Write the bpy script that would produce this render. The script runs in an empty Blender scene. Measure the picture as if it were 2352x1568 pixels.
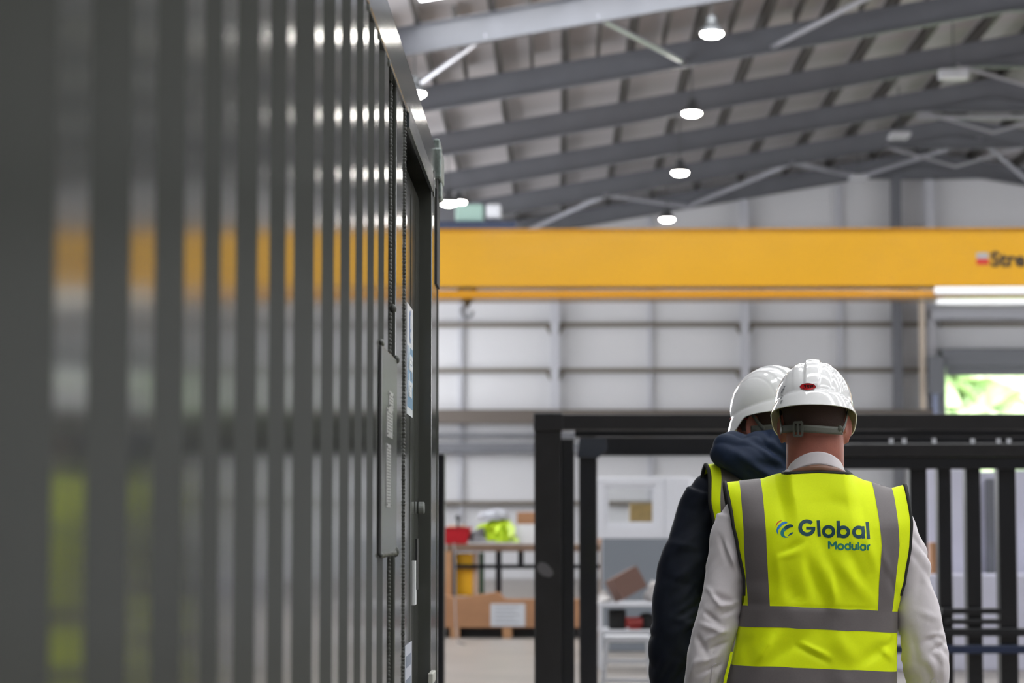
import bpy, bmesh, math, random
from mathutils import Vector, Matrix, noise
from mathutils.bvhtree import BVHTree
random.seed(7)
PI = math.pi
SC = bpy.context.scene
COL = SC.collection

# ------------------------------------------------------------------ camera, world, exposure
F_PX = 85.0 / 36.0 * 2352
CAMZ = 1.46
PITCH = math.atan((1203 - 784) / F_PX)
YAW = math.atan((1280 - 1176) / F_PX)
cam_d = bpy.data.cameras.new('camera'); cam = bpy.data.objects.new('camera', cam_d); COL.objects.link(cam)
cam_d.lens = 85; cam_d.sensor_width = 36; cam_d.clip_start = 0.05; cam_d.clip_end = 400
cam.location = (0, 0, CAMZ)
cam.rotation_euler = (PI / 2 + PITCH, 0, YAW)
cam_d.dof.use_dof = True; cam_d.dof.focus_distance = 6.05; cam_d.dof.aperture_fstop = 4.7; cam_d.dof.aperture_blades = 0
SC.camera = cam
SC.view_settings.view_transform = 'Standard'; SC.view_settings.look = 'None'
SC.view_settings.gamma = 1; SC.view_settings.use_curve_mapping = False
SC.view_settings.exposure = 0.0
w = bpy.data.worlds.new('sky'); SC.world = w; w.use_nodes = True
bg = w.node_tree.nodes['Background']; bg.inputs[0].default_value = (0.86, 0.93, 1.0, 1); bg.inputs[1].default_value = 3.2
SUN = bpy.data.lights.new('sun', 'SUN'); SUN.energy = 6.5; SUN.angle = 0.02; SUN.color = (1, .95, .86)
sun = bpy.data.objects.new('sun', SUN); COL.objects.link(sun); sun.rotation_euler = (math.radians(38), 0, math.radians(25)); sun.location = (20, -30, 60)
ROOFLIGHT = 10.5       # brightness of the translucent rooflight sheets
WALL_FILL = 6.5      # brightness of the unseen fill panels added to the side walls
LAMP = 80.0           # brightness of a high bay lamp lens

def at(px, py, Y):
    """world point on the photo ray through pixel (px,py) at depth Y"""
    v = Vector(((px - 1176) / F_PX, (784 - py) / F_PX, -1))
    v = cam.rotation_euler.to_matrix() @ v
    return Vector((0, 0, CAMZ)) + v * (Y / v.y)

# ------------------------------------------------------------------ materials
MATS = {}
def mat(name, color, rough=0.6, metal=0.0, noise_amt=0.0, noise_scale=8.0, bump=0.0, bump_scale=60.0, emit=0.0, coat=0.0, spec=0.5, trans=0.0, alpha=1.0, stretch=(1, 1, 1), ior=1.5, c2=None, sheen=0.0):
    if name in MATS: return MATS[name]
    m = bpy.data.materials.new(name); m.use_nodes = True
    nt = m.node_tree; b = nt.nodes['Principled BSDF']
    b.inputs['Base Color'].default_value = (*color, 1)
    b.inputs['Roughness'].default_value = rough; b.inputs['Metallic'].default_value = metal
    b.inputs['Specular IOR Level'].default_value = spec; b.inputs['IOR'].default_value = ior
    b.inputs['Coat Weight'].default_value = coat; b.inputs['Coat Roughness'].default_value = 0.06
    b.inputs['Transmission Weight'].default_value = trans; b.inputs['Alpha'].default_value = alpha
    b.inputs['Sheen Weight'].default_value = sheen
    if emit:
        b.inputs['Emission Color'].default_value = (*color, 1); b.inputs['Emission Strength'].default_value = emit
    if noise_amt or bump:
        tc = nt.nodes.new('ShaderNodeTexCoord'); mp = nt.nodes.new('ShaderNodeMapping'); mp.inputs['Scale'].default_value = stretch
        nt.links.new(tc.outputs['Object'], mp.inputs[0])
    if noise_amt:
        n = nt.nodes.new('ShaderNodeTexNoise'); n.inputs['Scale'].default_value = noise_scale; n.inputs['Detail'].default_value = 5
        nt.links.new(mp.outputs[0], n.inputs['Vector'])
        mx = nt.nodes.new('ShaderNodeMix'); mx.data_type = 'RGBA'
        d = c2 if c2 else tuple(max(0, c * (1 - noise_amt)) for c in color)
        l = color if c2 else tuple(min(1, c * (1 + noise_amt)) for c in color)
        mx.inputs[6].default_value = (*d, 1); mx.inputs[7].default_value = (*l, 1)
        rp = nt.nodes.new('ShaderNodeMapRange'); rp.inputs[1].default_value = .3; rp.inputs[2].default_value = .7
        nt.links.new(n.outputs['Fac'], rp.inputs[0]); nt.links.new(rp.outputs[0], mx.inputs[0]); nt.links.new(mx.outputs[2], b.inputs['Base Color'])
    if bump:
        n = nt.nodes.new('ShaderNodeTexNoise'); n.inputs['Scale'].default_value = bump_scale; n.inputs['Detail'].default_value = 3
        nt.links.new(mp.outputs[0], n.inputs['Vector'])
        bp = nt.nodes.new('ShaderNodeBump'); bp.inputs['Strength'].default_value = bump; bp.inputs['Distance'].default_value = 0.002
        nt.links.new(n.outputs['Fac'], bp.inputs['Height']); nt.links.new(bp.outputs[0], b.inputs['Normal'])
    MATS[name] = m
    return m
def S(r, g, b):
    f = lambda c: ((c / 255) / 12.92) if c / 255 <= .04045 else (((c / 255) + .055) / 1.055) ** 2.4
    return (f(r), f(g), f(b))

# ------------------------------------------------------------------ mesh helpers
class MB:
    def __init__(s): s.v = []; s.f = []; s.m = []; s.mi = 0
    def face(s, idx): s.f.append(tuple(idx)); s.m.append(s.mi)
    def box(s, x0, x1, y0, y1, z0, z1, M=None):
        p = [Vector(c) for c in ((x0, y0, z0), (x1, y0, z0), (x1, y1, z0), (x0, y1, z0), (x0, y0, z1), (x1, y0, z1), (x1, y1, z1), (x0, y1, z1))]
        if M: p = [M @ q for q in p]
        n = len(s.v); s.v += p
        for q in ((0, 3, 2, 1), (4, 5, 6, 7), (0, 1, 5, 4), (1, 2, 6, 5), (2, 3, 7, 6), (3, 0, 4, 7)): s.face([n + i for i in q])
        return s
    def prism(s, poly, a, b, axis='y'):
        """closed polygon extruded from a to b; poly in (x,z) for axis y, (y,z) for axis x, (x,y) for axis z"""
        n = len(s.v); k = len(poly)
        for t in (a, b):
            for p, q in poly:
                s.v.append(Vector((p, t, q)) if axis == 'y' else Vector((t, p, q)) if axis == 'x' else Vector((p, q, t)))
        for i in range(k):
            j = (i + 1) % k; s.face((n + i, n + j, n + k + j, n + k + i))
        s.face([n + i for i in range(k)][::-1]); s.face([n + k + i for i in range(k)])
        return s
    def tube(s, pts, r, seg=10, caps=True):
        pts = [Vector(p) for p in pts]; rr = r if hasattr(r, '__len__') else [r] * len(pts)
        n0 = len(s.v); up = None
        for i, p in enumerate(pts):
            d = (pts[min(i + 1, len(pts) - 1)] - pts[max(i - 1, 0)]).normalized()
            if up is None:
                up = Vector((0, 0, 1)) if abs(d.z) < .9 else Vector((0, 1, 0))
            a = d.cross(up).normalized(); up = a.cross(d).normalized()
            for k in range(seg):
                t = 2 * PI * k / seg
                s.v.append(p + (a * math.cos(t) + up * math.sin(t)) * rr[i])
        for i in range(len(pts) - 1):
            for k in range(seg):
                q = (k + 1) % seg
                s.face((n0 + i * seg + k, n0 + i * seg + q, n0 + (i + 1) * seg + q, n0 + (i + 1) * seg + k))
        if caps:
            s.face([n0 + k for k in range(seg)][::-1]); s.face([n0 + (len(pts) - 1) * seg + k for k in range(seg)])
        return s
    def cyl(s, a, b, r, seg=20): return s.tube([a, b], r, seg)
    def lathe(s, prof, c=(0, 0, 0), seg=24):
        """prof: (radius, z)"""
        n0 = len(s.v); c = Vector(c)
        for r, z in prof:
            for k in range(seg):
                t = 2 * PI * k / seg; s.v.append(c + Vector((r * math.cos(t), r * math.sin(t), z)))
        for i in range(len(prof) - 1):
            for k in range(seg):
                q = (k + 1) % seg
                s.face((n0 + i * seg + k, n0 + i * seg + q, n0 + (i + 1) * seg + q, n0 + (i + 1) * seg + k))
        s.face([n0 + k for k in range(seg)][::-1]); s.face([n0 + (len(prof) - 1) * seg + k for k in range(seg)])
        return s
    def loft(s, rings, seg=40, e=2.0):
        """rings: (cx,cy,cz,rx,ry[,tiltx]) horizontal superellipses"""
        n0 = len(s.v)
        for rg in rings:
            cx, cy, cz, rx, ry = rg[:5]; tl = rg[5] if len(rg) > 5 else 0
            for k in range(seg):
                t = 2 * PI * k / seg; c, q = math.cos(t), math.sin(t)
                x = rx * math.copysign(abs(c) ** (2 / e), c); y = ry * math.copysign(abs(q) ** (2 / e), q)
                s.v.append(Vector((cx + x, cy + y * math.cos(tl), cz + y * math.sin(tl))))
        for i in range(len(rings) - 1):
            for k in range(seg):
                q = (k + 1) % seg
                s.face((n0 + i * seg + k, n0 + i * seg + q, n0 + (i + 1) * seg + q, n0 + (i + 1) * seg + k))
        s.face([n0 + k for k in range(seg)][::-1]); s.face([n0 + (len(rings) - 1) * seg + k for k in range(seg)])
        return s
    def ball(s, c, r, M=None, seg=24, rows=14):
        c = Vector(c); r = r if hasattr(r, '__len__') else (r, r, r); n0 = len(s.v)
        for i in range(rows + 1):
            a = PI * (i + .02) / (rows + .04) - PI / 2
            for k in range(seg):
                t = 2 * PI * k / seg
                p = Vector((r[0] * math.cos(a) * math.cos(t), r[1] * math.cos(a) * math.sin(t), r[2] * math.sin(a)))
                s.v.append(c + (M @ p if M else p))
        for i in range(rows):
            for k in range(seg):
                q = (k + 1) % seg
                s.face((n0 + i * seg + k, n0 + i * seg + q, n0 + (i + 1) * seg + q, n0 + (i + 1) * seg + k))
        s.face([n0 + k for k in range(seg)][::-1]); s.face([n0 + rows * seg + k for k in range(seg)])
        return s
    def grid(s, fn, nu, nv, closed=False):
        n0 = len(s.v)
        for j in range(nv + 1):
            for i in range(nu + (0 if closed else 1)): s.v.append(Vector(fn(i / nu, j / nv)))
        W = nu if closed else nu + 1
        for j in range(nv):
            for i in range(nu):
                q = (i + 1) % W
                s.face((n0 + j * W + i, n0 + j * W + q, n0 + (j + 1) * W + q, n0 + (j + 1) * W + i))
        return s
    def mesh(s, name):
        me = bpy.data.meshes.new(name); me.from_pydata([tuple(v) for v in s.v], [], s.f); me.update()
        for p, k in zip(me.polygons, s.m): p.material_index = k
        return me
    def build(s, name, m, parent=None, smooth=False, bevel=0, solid=0, auto=None, label=None):
        o = bpy.data.objects.new(name, s.mesh(name)); COL.objects.link(o)
        for x in (m if isinstance(m, (list, tuple)) else [m]): o.data.materials.append(x)
        if parent: o.parent = parent
        finish(o, smooth, bevel, solid, auto)
        if label: o['label'] = label
        return o
def finish(o, smooth=False, bevel=0, solid=0, auto=None):
    bm = bmesh.new(); bm.from_mesh(o.data)
    if not solid: bmesh.ops.recalc_face_normals(bm, faces=bm.faces)
    if auto:
        for e in bm.edges: e.smooth = not (len(e.link_faces) == 2 and e.calc_face_angle(0) > auto)
        smooth = True
    bm.to_mesh(o.data); bm.free()
    if smooth:
        for p in o.data.polygons: p.use_smooth = True
    if solid:
        md = o.modifiers.new('solid', 'SOLIDIFY'); md.thickness = solid; md.offset = 0
    if bevel:
        md = o.modifiers.new('bevel', 'BEVEL'); md.width = bevel; md.segments = 2; md.limit_method = 'ANGLE'; md.angle_limit = .6
def thing(name, label, cat, loc=(0, 0, 0), rotz=0, group=None):
    o = bpy.data.objects.new(name, None); COL.objects.link(o); o.location = loc; o.rotation_euler = (0, 0, rotz)
    o.empty_display_size = .1; o['label'] = label; o['category'] = cat
    if group: o['group'] = group
    return o
def tag(o, label, cat, group=None):
    o['label'] = label; o['category'] = cat
    if group: o['group'] = group
    return o
def struct(o): o['kind'] = 'structure'; return o
def interp(tab, x):
    """tab: sorted list of (x, value)"""
    if x <= tab[0][0]: return tab[0][1]
    for (a, p), (b, q) in zip(tab, tab[1:]):
        if x <= b:
            t = (x - a) / (b - a); t = t * t * (3 - 2 * t) * .4 + t * .6; return p + (q - p) * t
    return tab[-1][1]
def sst(a, b, x):
    t = max(0, min(1, (x - a) / (b - a))); return t * t * (3 - 2 * t)
def text_mesh(txt, size, bold=0.0):
    c = bpy.data.curves.new('t', 'FONT'); c.body = txt; c.size = size; c.offset = bold; c.extrude = 0.0008; c.resolution_u = 4
    o = bpy.data.objects.new('t', c); COL.objects.link(o); bpy.context.view_layer.update()
    me = bpy.data.meshes.new_from_object(o.evaluated_get(bpy.context.evaluated_depsgraph_get()))
    bpy.data.objects.remove(o); return me
def put(me, name, m, parent, M):
    me.transform(M); me.name = name; o = bpy.data.objects.new(name, me); COL.objects.link(o); me.materials.clear(); me.materials.append(m)
    if parent: o.parent = parent
    return o

# ------------------------------------------------------------------ shared materials
M_floor = mat('polished_concrete', S(132, 126, 120), .38, noise_amt=.14, noise_scale=1.3)
M_wall = mat('white_liner_panel', S(212, 213, 217), .5, noise_amt=.02, noise_scale=.6)
M_roof = mat('roof_liner_sheet', S(190, 186, 188), .55, noise_amt=.05, noise_scale=.5)
M_steel = mat('grey_painted_steel', S(108, 110, 117), .42, noise_amt=.06, noise_scale=2)
M_purlin = mat('galvanised_purlin', S(80, 77, 74), .5, metal=.3)
M_girt = mat('girt_grey', S(120, 114, 106), .5, metal=.2)
M_post = mat('wall_post_grey', S(186, 188, 196), .45)
M_tube = mat('brace_tube', S(196, 198, 206), .28, metal=.6)
M_rl = mat('rooflight_sheet', (.96, .98, 1.0), .5, emit=ROOFLIGHT)
M_fill = mat('daylight_panel', (.97, .98, 1.0), .5, emit=WALL_FILL)
M_lens = mat('lamp_lens', (1.0, .97, .90), .3, emit=LAMP)
M_lampcase = mat('lamp_housing', S(96, 98, 100), .35, metal=.5)
M_yellow = mat('crane_yellow', S(184, 136, 4), .36, noise_amt=.03, noise_scale=1.0, coat=.1)
M_yellow_dark = mat('crane_flange_yellow', S(172, 118, 2), .25, coat=.5)
M_white = mat('white_plastic', S(224, 226, 228), .4)
M_black = mat('black_painted_steel', S(27, 26, 28), .34, noise_amt=.25, noise_scale=9, coat=.15)
M_black2 = mat('black_blue_steel', S(13, 15, 21), .32, noise_amt=.2, noise_scale=6, coat=.15)
M_navy = mat('navy_steel', S(34, 46, 74), .4)
M_dark = mat('dark_rubber', S(24, 24, 24), .7)
M_alu = mat('aluminium', S(210, 212, 218), .35, metal=.3)
M_greydoor = mat('shutter_slat_grey', S(124, 127, 134), .4, metal=.3)
M_grass = mat('grass', S(160, 186, 120), .9, noise_amt=.3, noise_scale=2)
M_leaf = mat('leaf_green', S(196, 214, 172), .8, noise_amt=.35, noise_scale=1.2)
M_bark = mat('bark', S(92, 76, 60), .9)

# ------------------------------------------------------------------ hall shell (portal frames every 5.3 m, 9.7 degree pitch)
XL, XR, XRIDGE = -6.0, 25.6, 9.8
YB, YF = 65.0, -20.0
SL = .17
def zr(x): return 9.30 + SL * (x if x < XRIDGE else 2 * XRIDGE - x)          # underside of rafters
struct(MB().box(XL, XR, YF, YB, -.2, 0).build('floor', M_floor))
zs_ = .72
ceil = struct(MB().prism([(XL - .2, zr(XL) + zs_ - .03), (XRIDGE, zr(XRIDGE) + zs_), (XR + .2, zr(XR) + zs_ - .03), (XR + .2, zr(XR) + zs_ + .08), (XRIDGE, zr(XRIDGE) + zs_ + .12), (XL - .2, zr(XL) + zs_ + .08)], YF, YB).build('ceiling', M_roof))
# rafters
for i in range(17):
    y = 64.55 if i == 0 else 64.5 - 5.3 * i
    m = MB()
    for a, b in ((XL, XRIDGE), (XRIDGE, XR)):
        za, zb = zr(a), zr(b)
        m.prism([(a, za + .02), (b, zb + .02), (b, zb + .44), (a, za + .44)], y - .012, y + .012)
        for o1, o2 in ((0, .022), (.438, .46)):
            m.prism([(a, za + o1), (b, zb + o1), (b, zb + o2), (a, za + o2)], y - .1, y + .1)
    for s in (-1, 1):   # haunches at the ridge and eaves
        x1 = XRIDGE + s * 1.6
        m.prism([(XRIDGE, zr(XRIDGE) + .02), (x1, zr(x1) + .02), (XRIDGE, zr(XRIDGE) - .28)], y - .012, y + .012)
        m.prism([(XRIDGE, zr(XRIDGE) - .30), (x1, zr(x1)), (x1, zr(x1) + .02), (XRIDGE, zr(XRIDGE) - .28)], y - .1, y + .1)
    m.build('rafter', M_steel, ceil)
# purlins (zeds) along the hall on top of the rafters
px_ = [.15 + 1.19 * k for k in range(-5, 9)]
px_ += [2 * XRIDGE - x for x in px_]
for x in px_:
    z = zr(x) + .47
    m = MB().box(x - .011, x + .011, YF, YB, z, z + .2); m.box(x - .07, x, YF, YB, z + .19, z + .205); m.box(x, x + .07, YF, YB, z, z + .015)
    m.build('purlin', M_purlin, ceil)
for k in range(-3, 8):
    x = .15 + 1.19 * (k + .5); z = zr(x) + .47
    MB().box(x - .03, x + .03, 38, 43.4, z, z + .2).build('trimmer', M_purlin, ceil)
for y in [35.3 + 5.3 * k for k in range(0, 6)]:     # sag rods mid bay, seen as small bumps behind rafters
    pass
# translucent rooflight sheets between the purlins
for i, y in enumerate([-17 + 5.3 * k for k in range(0, 11)]):
    for sgn in (-1, 1):
        for k in range(-2, 8, 1):
            x0 = .15 + 1.19 * k + .1; x1 = x0 + .99
            if sgn > 0: x0, x1 = 2 * XRIDGE - x1, 2 * XRIDGE - x0
            if k % 2 and 6 < i < 10: continue
            z0, z1 = zr(x0) + zs_ - .045, zr(x1) + zs_ - .045
            if i % 1 == 0:
                MB().prism([(x0, z0), (x1, z1), (x1, z1 + .02), (x0, z0 + .02)], y - (2.8 if i == 10 else 0), y + 1.3).build('rooflight', M_rl, ceil)
# roof bracing tubes
def brace(x0, y0, x1, y1, r=.05, dz=.16):
    MB().cyl((x0, y0, zr(x0) + dz), (x1, y1, zr(x1) + dz), r, 12).build('brace_tube', M_tube, ceil)
Y1, Y2 = 38.0, 43.3
for a, b in ((-1.1, -3.3), (-5.5, -3.3), (.62, 2.3), (6.2, 3.9), (6.6, 9.2)): brace(a, Y1, b, Y2, dz=.1)
for k in range(8):
    x = -3.4 + 2.3 * k
    brace(x + (0 if k % 2 == 0 else 2.3), 59.2, x + (2.3 if k % 2 == 0 else 0), 64.4, .06, .05)
MB().cyl((XRIDGE - 1.7, 54, zr(8.1) - .1), (XRIDGE + 1.7, 54, zr(8.1) - .1), .05).build('tie_tube', M_tube, ceil)
for yy in (48.6, 54.0, 59.2):
    for s in (-1, 1): MB().cyl((XRIDGE + s * 1.7, yy, zr(8.1) + .05), (XRIDGE, yy, zr(8.1) - .45), .035).build('tie_tube', M_tube, ceil)

# back gable wall with posts, girts and the roller door opening
DX0, DX1, DZ = 10.28, 14.6, 5.62
m = MB()
def zc(x): return zr(x) + zs_
m.prism([(XL, 0), (DX0, 0), (DX0, zc(XRIDGE) + .05), (XRIDGE, zc(XRIDGE) + .05), (XL, zc(XL))], YB, YB + .15)
m.prism([(DX0, DZ), (DX1, DZ), (DX1, zc(DX1)), (DX0, zc(DX0) + .05)], YB, YB + .15)
m.prism([(DX1, 0), (XR, 0), (XR, zc(XR)), (DX1, zc(DX1))], YB, YB + .15)
wb = struct(m.build('wall_back', M_wall))
for x in (-5.15, -.06, 5.03, 10.0, 15.1, 20.3):
    m = MB().box(x - .11, x + .11, 64.58, 64.6, 0, zr(x)); m.box(x - .11, x + .11, 64.8, 64.82, 0, zr(x)); m.box(x - .01, x + .01, 64.6, 64.8, 0, zr(x))
    m.build('wall_post', M_post, wb)
MB().box(8.98, 9.22, 64.5, 64.9, 0, zr(9.1)).build('wall_post', M_steel, wb)
for x in (-2.6, 2.5, 7.6): MB().box(x - .06, x + .06, 64.86, 64.98, 0, zr(x)).build('wall_post', M_post, wb)
for z, h in ((2.02, .12), (6.8, .12), (5.57, .12), (8.03, .12), (9.26, .1)):
    for a, b in ((XL, -.17), (.05, 4.92), (5.14, DX0 - .1), (DX0, DX1), (DX1, XR)):
        if a == DX0 and z < 6: continue
        MB().box(a, b, 64.78, 64.98, z - h / 2, z + h / 2).build('girt', M_girt, wb)
    for x in (-.06, 5.03):
        for s in (-1, 1): MB().prism([(x + s * .11, z - .3), (x + s * .3, z), (x + s * .11, z)], 64.8, 64.84).build('girt_cleat', M_girt, wb)
M_girt2 = mat('crane_gantry_brown', S(98, 90, 84), .5)
MB().box(XL, DX0 - .3, 64.3, 64.7, 4.12, 4.5).build('girt', M_girt2, wb)
MB().box(XL, DX0 - .3, 64.5, 64.75, 3.36, 3.62).build('girt', M_steel, wb)
MB().box(XL, DX0 - .3, 64.5, 64.75, 3.78, 3.88).build('girt', M_steel, wb)
MB().box(9.66, 9.8, 64.35, 64.6, 0, 8).build('downpipe', mat('timber_tan', S(214, 200, 184), .6), wb)
MB().box(9.85, 10.25, 64.2, 64.5, 4.9, 5.9).build('door_motor', M_greydoor, wb)
MB().box(9.98, 10.1, 64.3, 64.5, 3.5, 4.9).build('cable_duct', mat('pale_blue_steel', S(150, 160, 190), .5), wb)
dr = struct(MB().box(DX0, DX1, 64.4, 64.85, DZ, DZ + .5).build('door_1', M_greydoor, bevel=.03))
MB().box(DX0 + .1, DX1 - .1, 64.55, 64.62, DZ - .22, DZ + .02).build('shutter', M_greydoor, dr)
MB().box(DX0 - .1, DX0 + .06, 64.5, 64.75, 0, DZ).build('guide_rail', M_greydoor, dr)
MB().box(DX1 - .06, DX1 + .1, 64.5, 64.75, 0, DZ).build('guide_rail', M_greydoor, dr)
MB().box(DX0 - .3, DX1 + .3, 64.3, 64.7, 6.9, 7.15).build('lintel', M_post, dr)
struct(MB().box(XL - .15, XL, YF, YB, 0, zr(XL) + .75).build('wall_left', M_wall))
struct(MB().box(XR, XR + .15, YF, YB, 0, zr(XR) + .75).build('wall_right', M_wall))
for k in range(8):      # unseen glowing panels added to both side walls to brighten the gable
    y0_ = 22 + 5.3 * k
    for xx, nm in ((XL + .005, 'left'), (XR - .025, 'right')):
        struct(MB().box(xx, xx + .02, y0_, y0_ + 4.4, 3.2, 7.4).build('window_%d' % (2 * k + (1 if nm == 'left' else 2)), M_fill))
struct(MB().prism([(XL, 0), (XR, 0), (XR, zc(XR)), (XRIDGE, zc(XRIDGE)), (XL, zc(XL))], YF - .15, YF).build('wall_front', mat('front_wall_grey', S(120, 118, 114), .6)))

# ground and trees outside the roller door
g = struct(MB().box(-60, 90, YB + .15, 190, -.25, -.02).build('ground', M_grass))
def tree(x, y, h, r, label):
    t = thing('tree', label, 'tree', (x, y, -.05), 0, 'trees beyond the roller door')
    MB().tube([(0, 0, 0), (.05, 0, h * .3), (0, .1, h * .6)], [.25, .2, .1]).build('trunk', M_bark, t, smooth=True)
    m = MB()
    for k in range(26):
        a = random.random() * 2 * PI; q = random.random() ** .5 * r * .8; zz = h * (.3 + .6 * random.random())
        m.ball((q * math.cos(a), q * math.sin(a), zz), r * random.uniform(.25, .45), seg=12, rows=8)
    for i, v in enumerate(m.v): m.v[i] = v + noise.noise_vector(v * 1.7) * r * .22 + noise.noise_vector(v * 6) * r * .07
    m.build('crown', M_leaf, t)
tree(16.5, 100, 9, 4.2, 'leafy tree outside the roller door, the one nearest its left jamb')
tree(26.5, 112, 8, 4.6, 'wide leafy tree outside the roller door, seen in its right half')
tree(38.5, 104, 10, 4.4, 'tall leafy tree outside, furthest right beyond the roller door')

# ------------------------------------------------------------------ high bay lamps
def lamp(px, py, y, label, lit=True, sc=1.0):
    p = at(px, py, y)
    t = thing('high_bay_lamp', label, 'ceiling lamp', p, 0, 'high bay lamps')
    top = zr(p.x) - p.z
    MB().lathe([(.06 * sc, .30), (.09 * sc, .29), (.10 * sc, .17), (.19 * sc, .09), (.2 * sc, .02), (.17 * sc, .02)]).build('housing', M_lampcase, t, auto=.6)
    MB().lathe([(.175 * sc, .03), (.165 * sc, .0), (.12 * sc, -.03), (.05 * sc, -.045), (.004, -.047)]).build('lens', M_lens if lit else M_white, t, smooth=True)
    MB().cyl((0, 0, .29), (0, 0, max(top, .4) + .68), .012, 8).build('hanging_rod', M_lampcase, t)
lamp(1635, 80, 38.1, 'lit round high bay lamp hanging nearest, close to the upper frame edge')
lamp(1589, 262, 45.4, 'lit round high bay lamp below the third rafter, second in the receding row')
lamp(1562, 398, 53.0, 'yellowish lit high bay lamp halfway between the upper ones and the crane')
lamp(1532, 505, 61.0, 'lit round high bay lamp just above the yellow crane girder')
lamp(1030, 468, 50.0, 'lit high bay lamp beside the container roof, above the crane end')
lamp(1053, 466, 57.0, 'lit high bay lamp just above the crane hoist box')
lamp(952, 218, 38.2, 'lit high bay lamp half hidden behind the container roof edge')
p = at(2190, 168, 46)
t = thing('floodlight', 'unlit rectangular floodlight hanging under the roof near the ridge', 'floodlight', p)
MB().box(-.28, .28, -.15, .15, -.1, .06).build('housing', M_alu, t, bevel=.02)
MB().box(-.25, .25, -.13, .13, -.115, -.1).build('lens', M_white, t)
MB().cyl((0, 0, .05), (0, 0, zr(p.x) - p.z + .68), .015, 8).build('hanging_rod', M_lampcase, t)
for px, py, Y, lab in ((2065, 312, 54, 'pale twin tube fitting under the roof left of the ridge'), (1972, 408, 62, 'small tilted floodlight below the last rafter near the ridge')):
    p = at(px, py, Y)
    t = thing('floodlight', lab, 'floodlight', p)
    MB().box(-.22, .22, -.35, .35, -.05, .05).build('housing', M_alu, t, bevel=.02)
    MB().cyl((0, 0, .05), (0, 0, zr(p.x) - p.z + .68), .015, 8).build('hanging_rod', M_lampcase, t)

# ------------------------------------------------------------------ overhead crane at 42 m
CY = 42.0
z_t = at(1600, 529, CY).z; z_b = at(1600, 657, CY).z; z_f = at(1600, 686, CY).z
cr = thing('overhead_crane', 'yellow overhead travelling crane girder spanning the hall', 'crane', (0, CY, z_b))
MB().box(XL + .4, XR - .4, 0, .55, .0, z_t - z_b).build('girder', M_yellow, cr)
MB().box(XL + .4, XR - .4, -.06, .61, z_t - z_b, z_t - z_b + .03).build('top_flange', M_yellow_dark, cr)
MB().box(XL + .4, XR - .4, -.16, .71, z_f - z_b, z_f - z_b + .14).build('bottom_flange', M_yellow_dark, cr, bevel=.02)
for s in (XL + .25, XR - .75): MB().box(s, s + .5, -1.2, 1.75, .0, .9).build('end_carriage', M_yellow, cr, bevel=.03)
# white bars imitating a strip of glare along the right part of the girder
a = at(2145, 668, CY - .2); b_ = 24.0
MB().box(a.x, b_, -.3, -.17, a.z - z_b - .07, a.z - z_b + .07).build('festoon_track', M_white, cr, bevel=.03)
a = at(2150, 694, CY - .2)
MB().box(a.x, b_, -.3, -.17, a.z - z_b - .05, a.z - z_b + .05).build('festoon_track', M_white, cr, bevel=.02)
# maker's mark and lettering on the web
M_ink = mat('black_lettering', S(30, 24, 16), .5); M_red = mat('red_mark', S(170, 40, 26), .5)
a = at(2243, 608, CY); b = at(2270, 580, CY)
MB().box(a.x, b.x, -.012, 0, a.z - z_b, (a.z + b.z) / 2 - z_b).build('logo_mark', M_red, cr)
MB().box(a.x, b.x, -.012, 0, (a.z + b.z) / 2 - z_b, b.z - z_b).build('logo_mark', mat('grey_mark', S(140, 140, 142), .5), cr)
me = text_mesh('Stre', .36, .012)
q = at(2275, 611, CY)
put(me, 'lettering', M_ink, cr, Matrix.Translation((q.x, -.01, q.z - z_b)) @ Matrix.Rotation(PI / 2, 4, 'X'))
# hoist trolley on top at the left end, hook block below
hx = at(1072, 600, CY).x
h0 = at(1045, 507, CY); h1 = at(1150, 466, CY)
tr = MB().box(at(1008, 0, CY).x - .6, at(1185, 0, CY).x, -.05, .9, z_t - z_b + .03, z_t - z_b + .16).build('trolley_frame', M_navy, cr)
MB().box(h0.x, h0.x + (h1.x - h0.x) * .62, .1, .7, h0.z - z_b, h1.z - z_b).build('hoist_drum_box', mat('pale_green_box', S(150, 180, 170), .4), cr, bevel=.04)
MB().box(h0.x + (h1.x - h0.x) * .68, h1.x, .1, .6, h0.z - z_b + .05, h1.z - z_b).build('motor', M_alu, cr, bevel=.04)
z0 = at(1072, 690, CY).z - z_b
hk = MB().lathe([(.05, .25), (.17, .2), (.19, .1), (.12, 0), (.05, -.06), (.03, -.12)], (hx, .2, z0 + .02)).build('hook_block', mat('hook_block_dark', S(60, 44, 16), .4), cr, auto=.6)
pts = [(hx + .1 * math.sin(t) - .0, .2, z0 - .2 - .1 * math.cos(t) + .02) for t in [PI + .3 + k * (1.45 * PI) / 14 for k in range(15)]]
MB().tube([(hx, .2, z0 - .08)] + pts, .028, 8).build('hook', M_steel, hk, smooth=True)
for s in (-.1, .1): MB().cyl((hx + s, .2, z0 + .15), (hx + s, .2, .05), .012, 6).build('hoist_rope', M_dark, hk)
for x, lab in ((XL + .5, 'crane runway beam fixed along the left wall'), (XR - .5, 'crane runway beam fixed along the right wall')):
    r = thing('runway_beam', lab, 'steel beam', (x, 0, 0))
    MB().box(-.12, .12, YF + .1, 64.2, z_b - .45, z_b - .02).build('beam', M_steel, r)
    for k in range(9): MB().box(-.5 if x < 0 else .12, -.12 if x < 0 else .5, -14 + k * 9.3, -13.8 + k * 9.3, z_b - .7, z_b - .3).build('bracket', M_steel, r)
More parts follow.
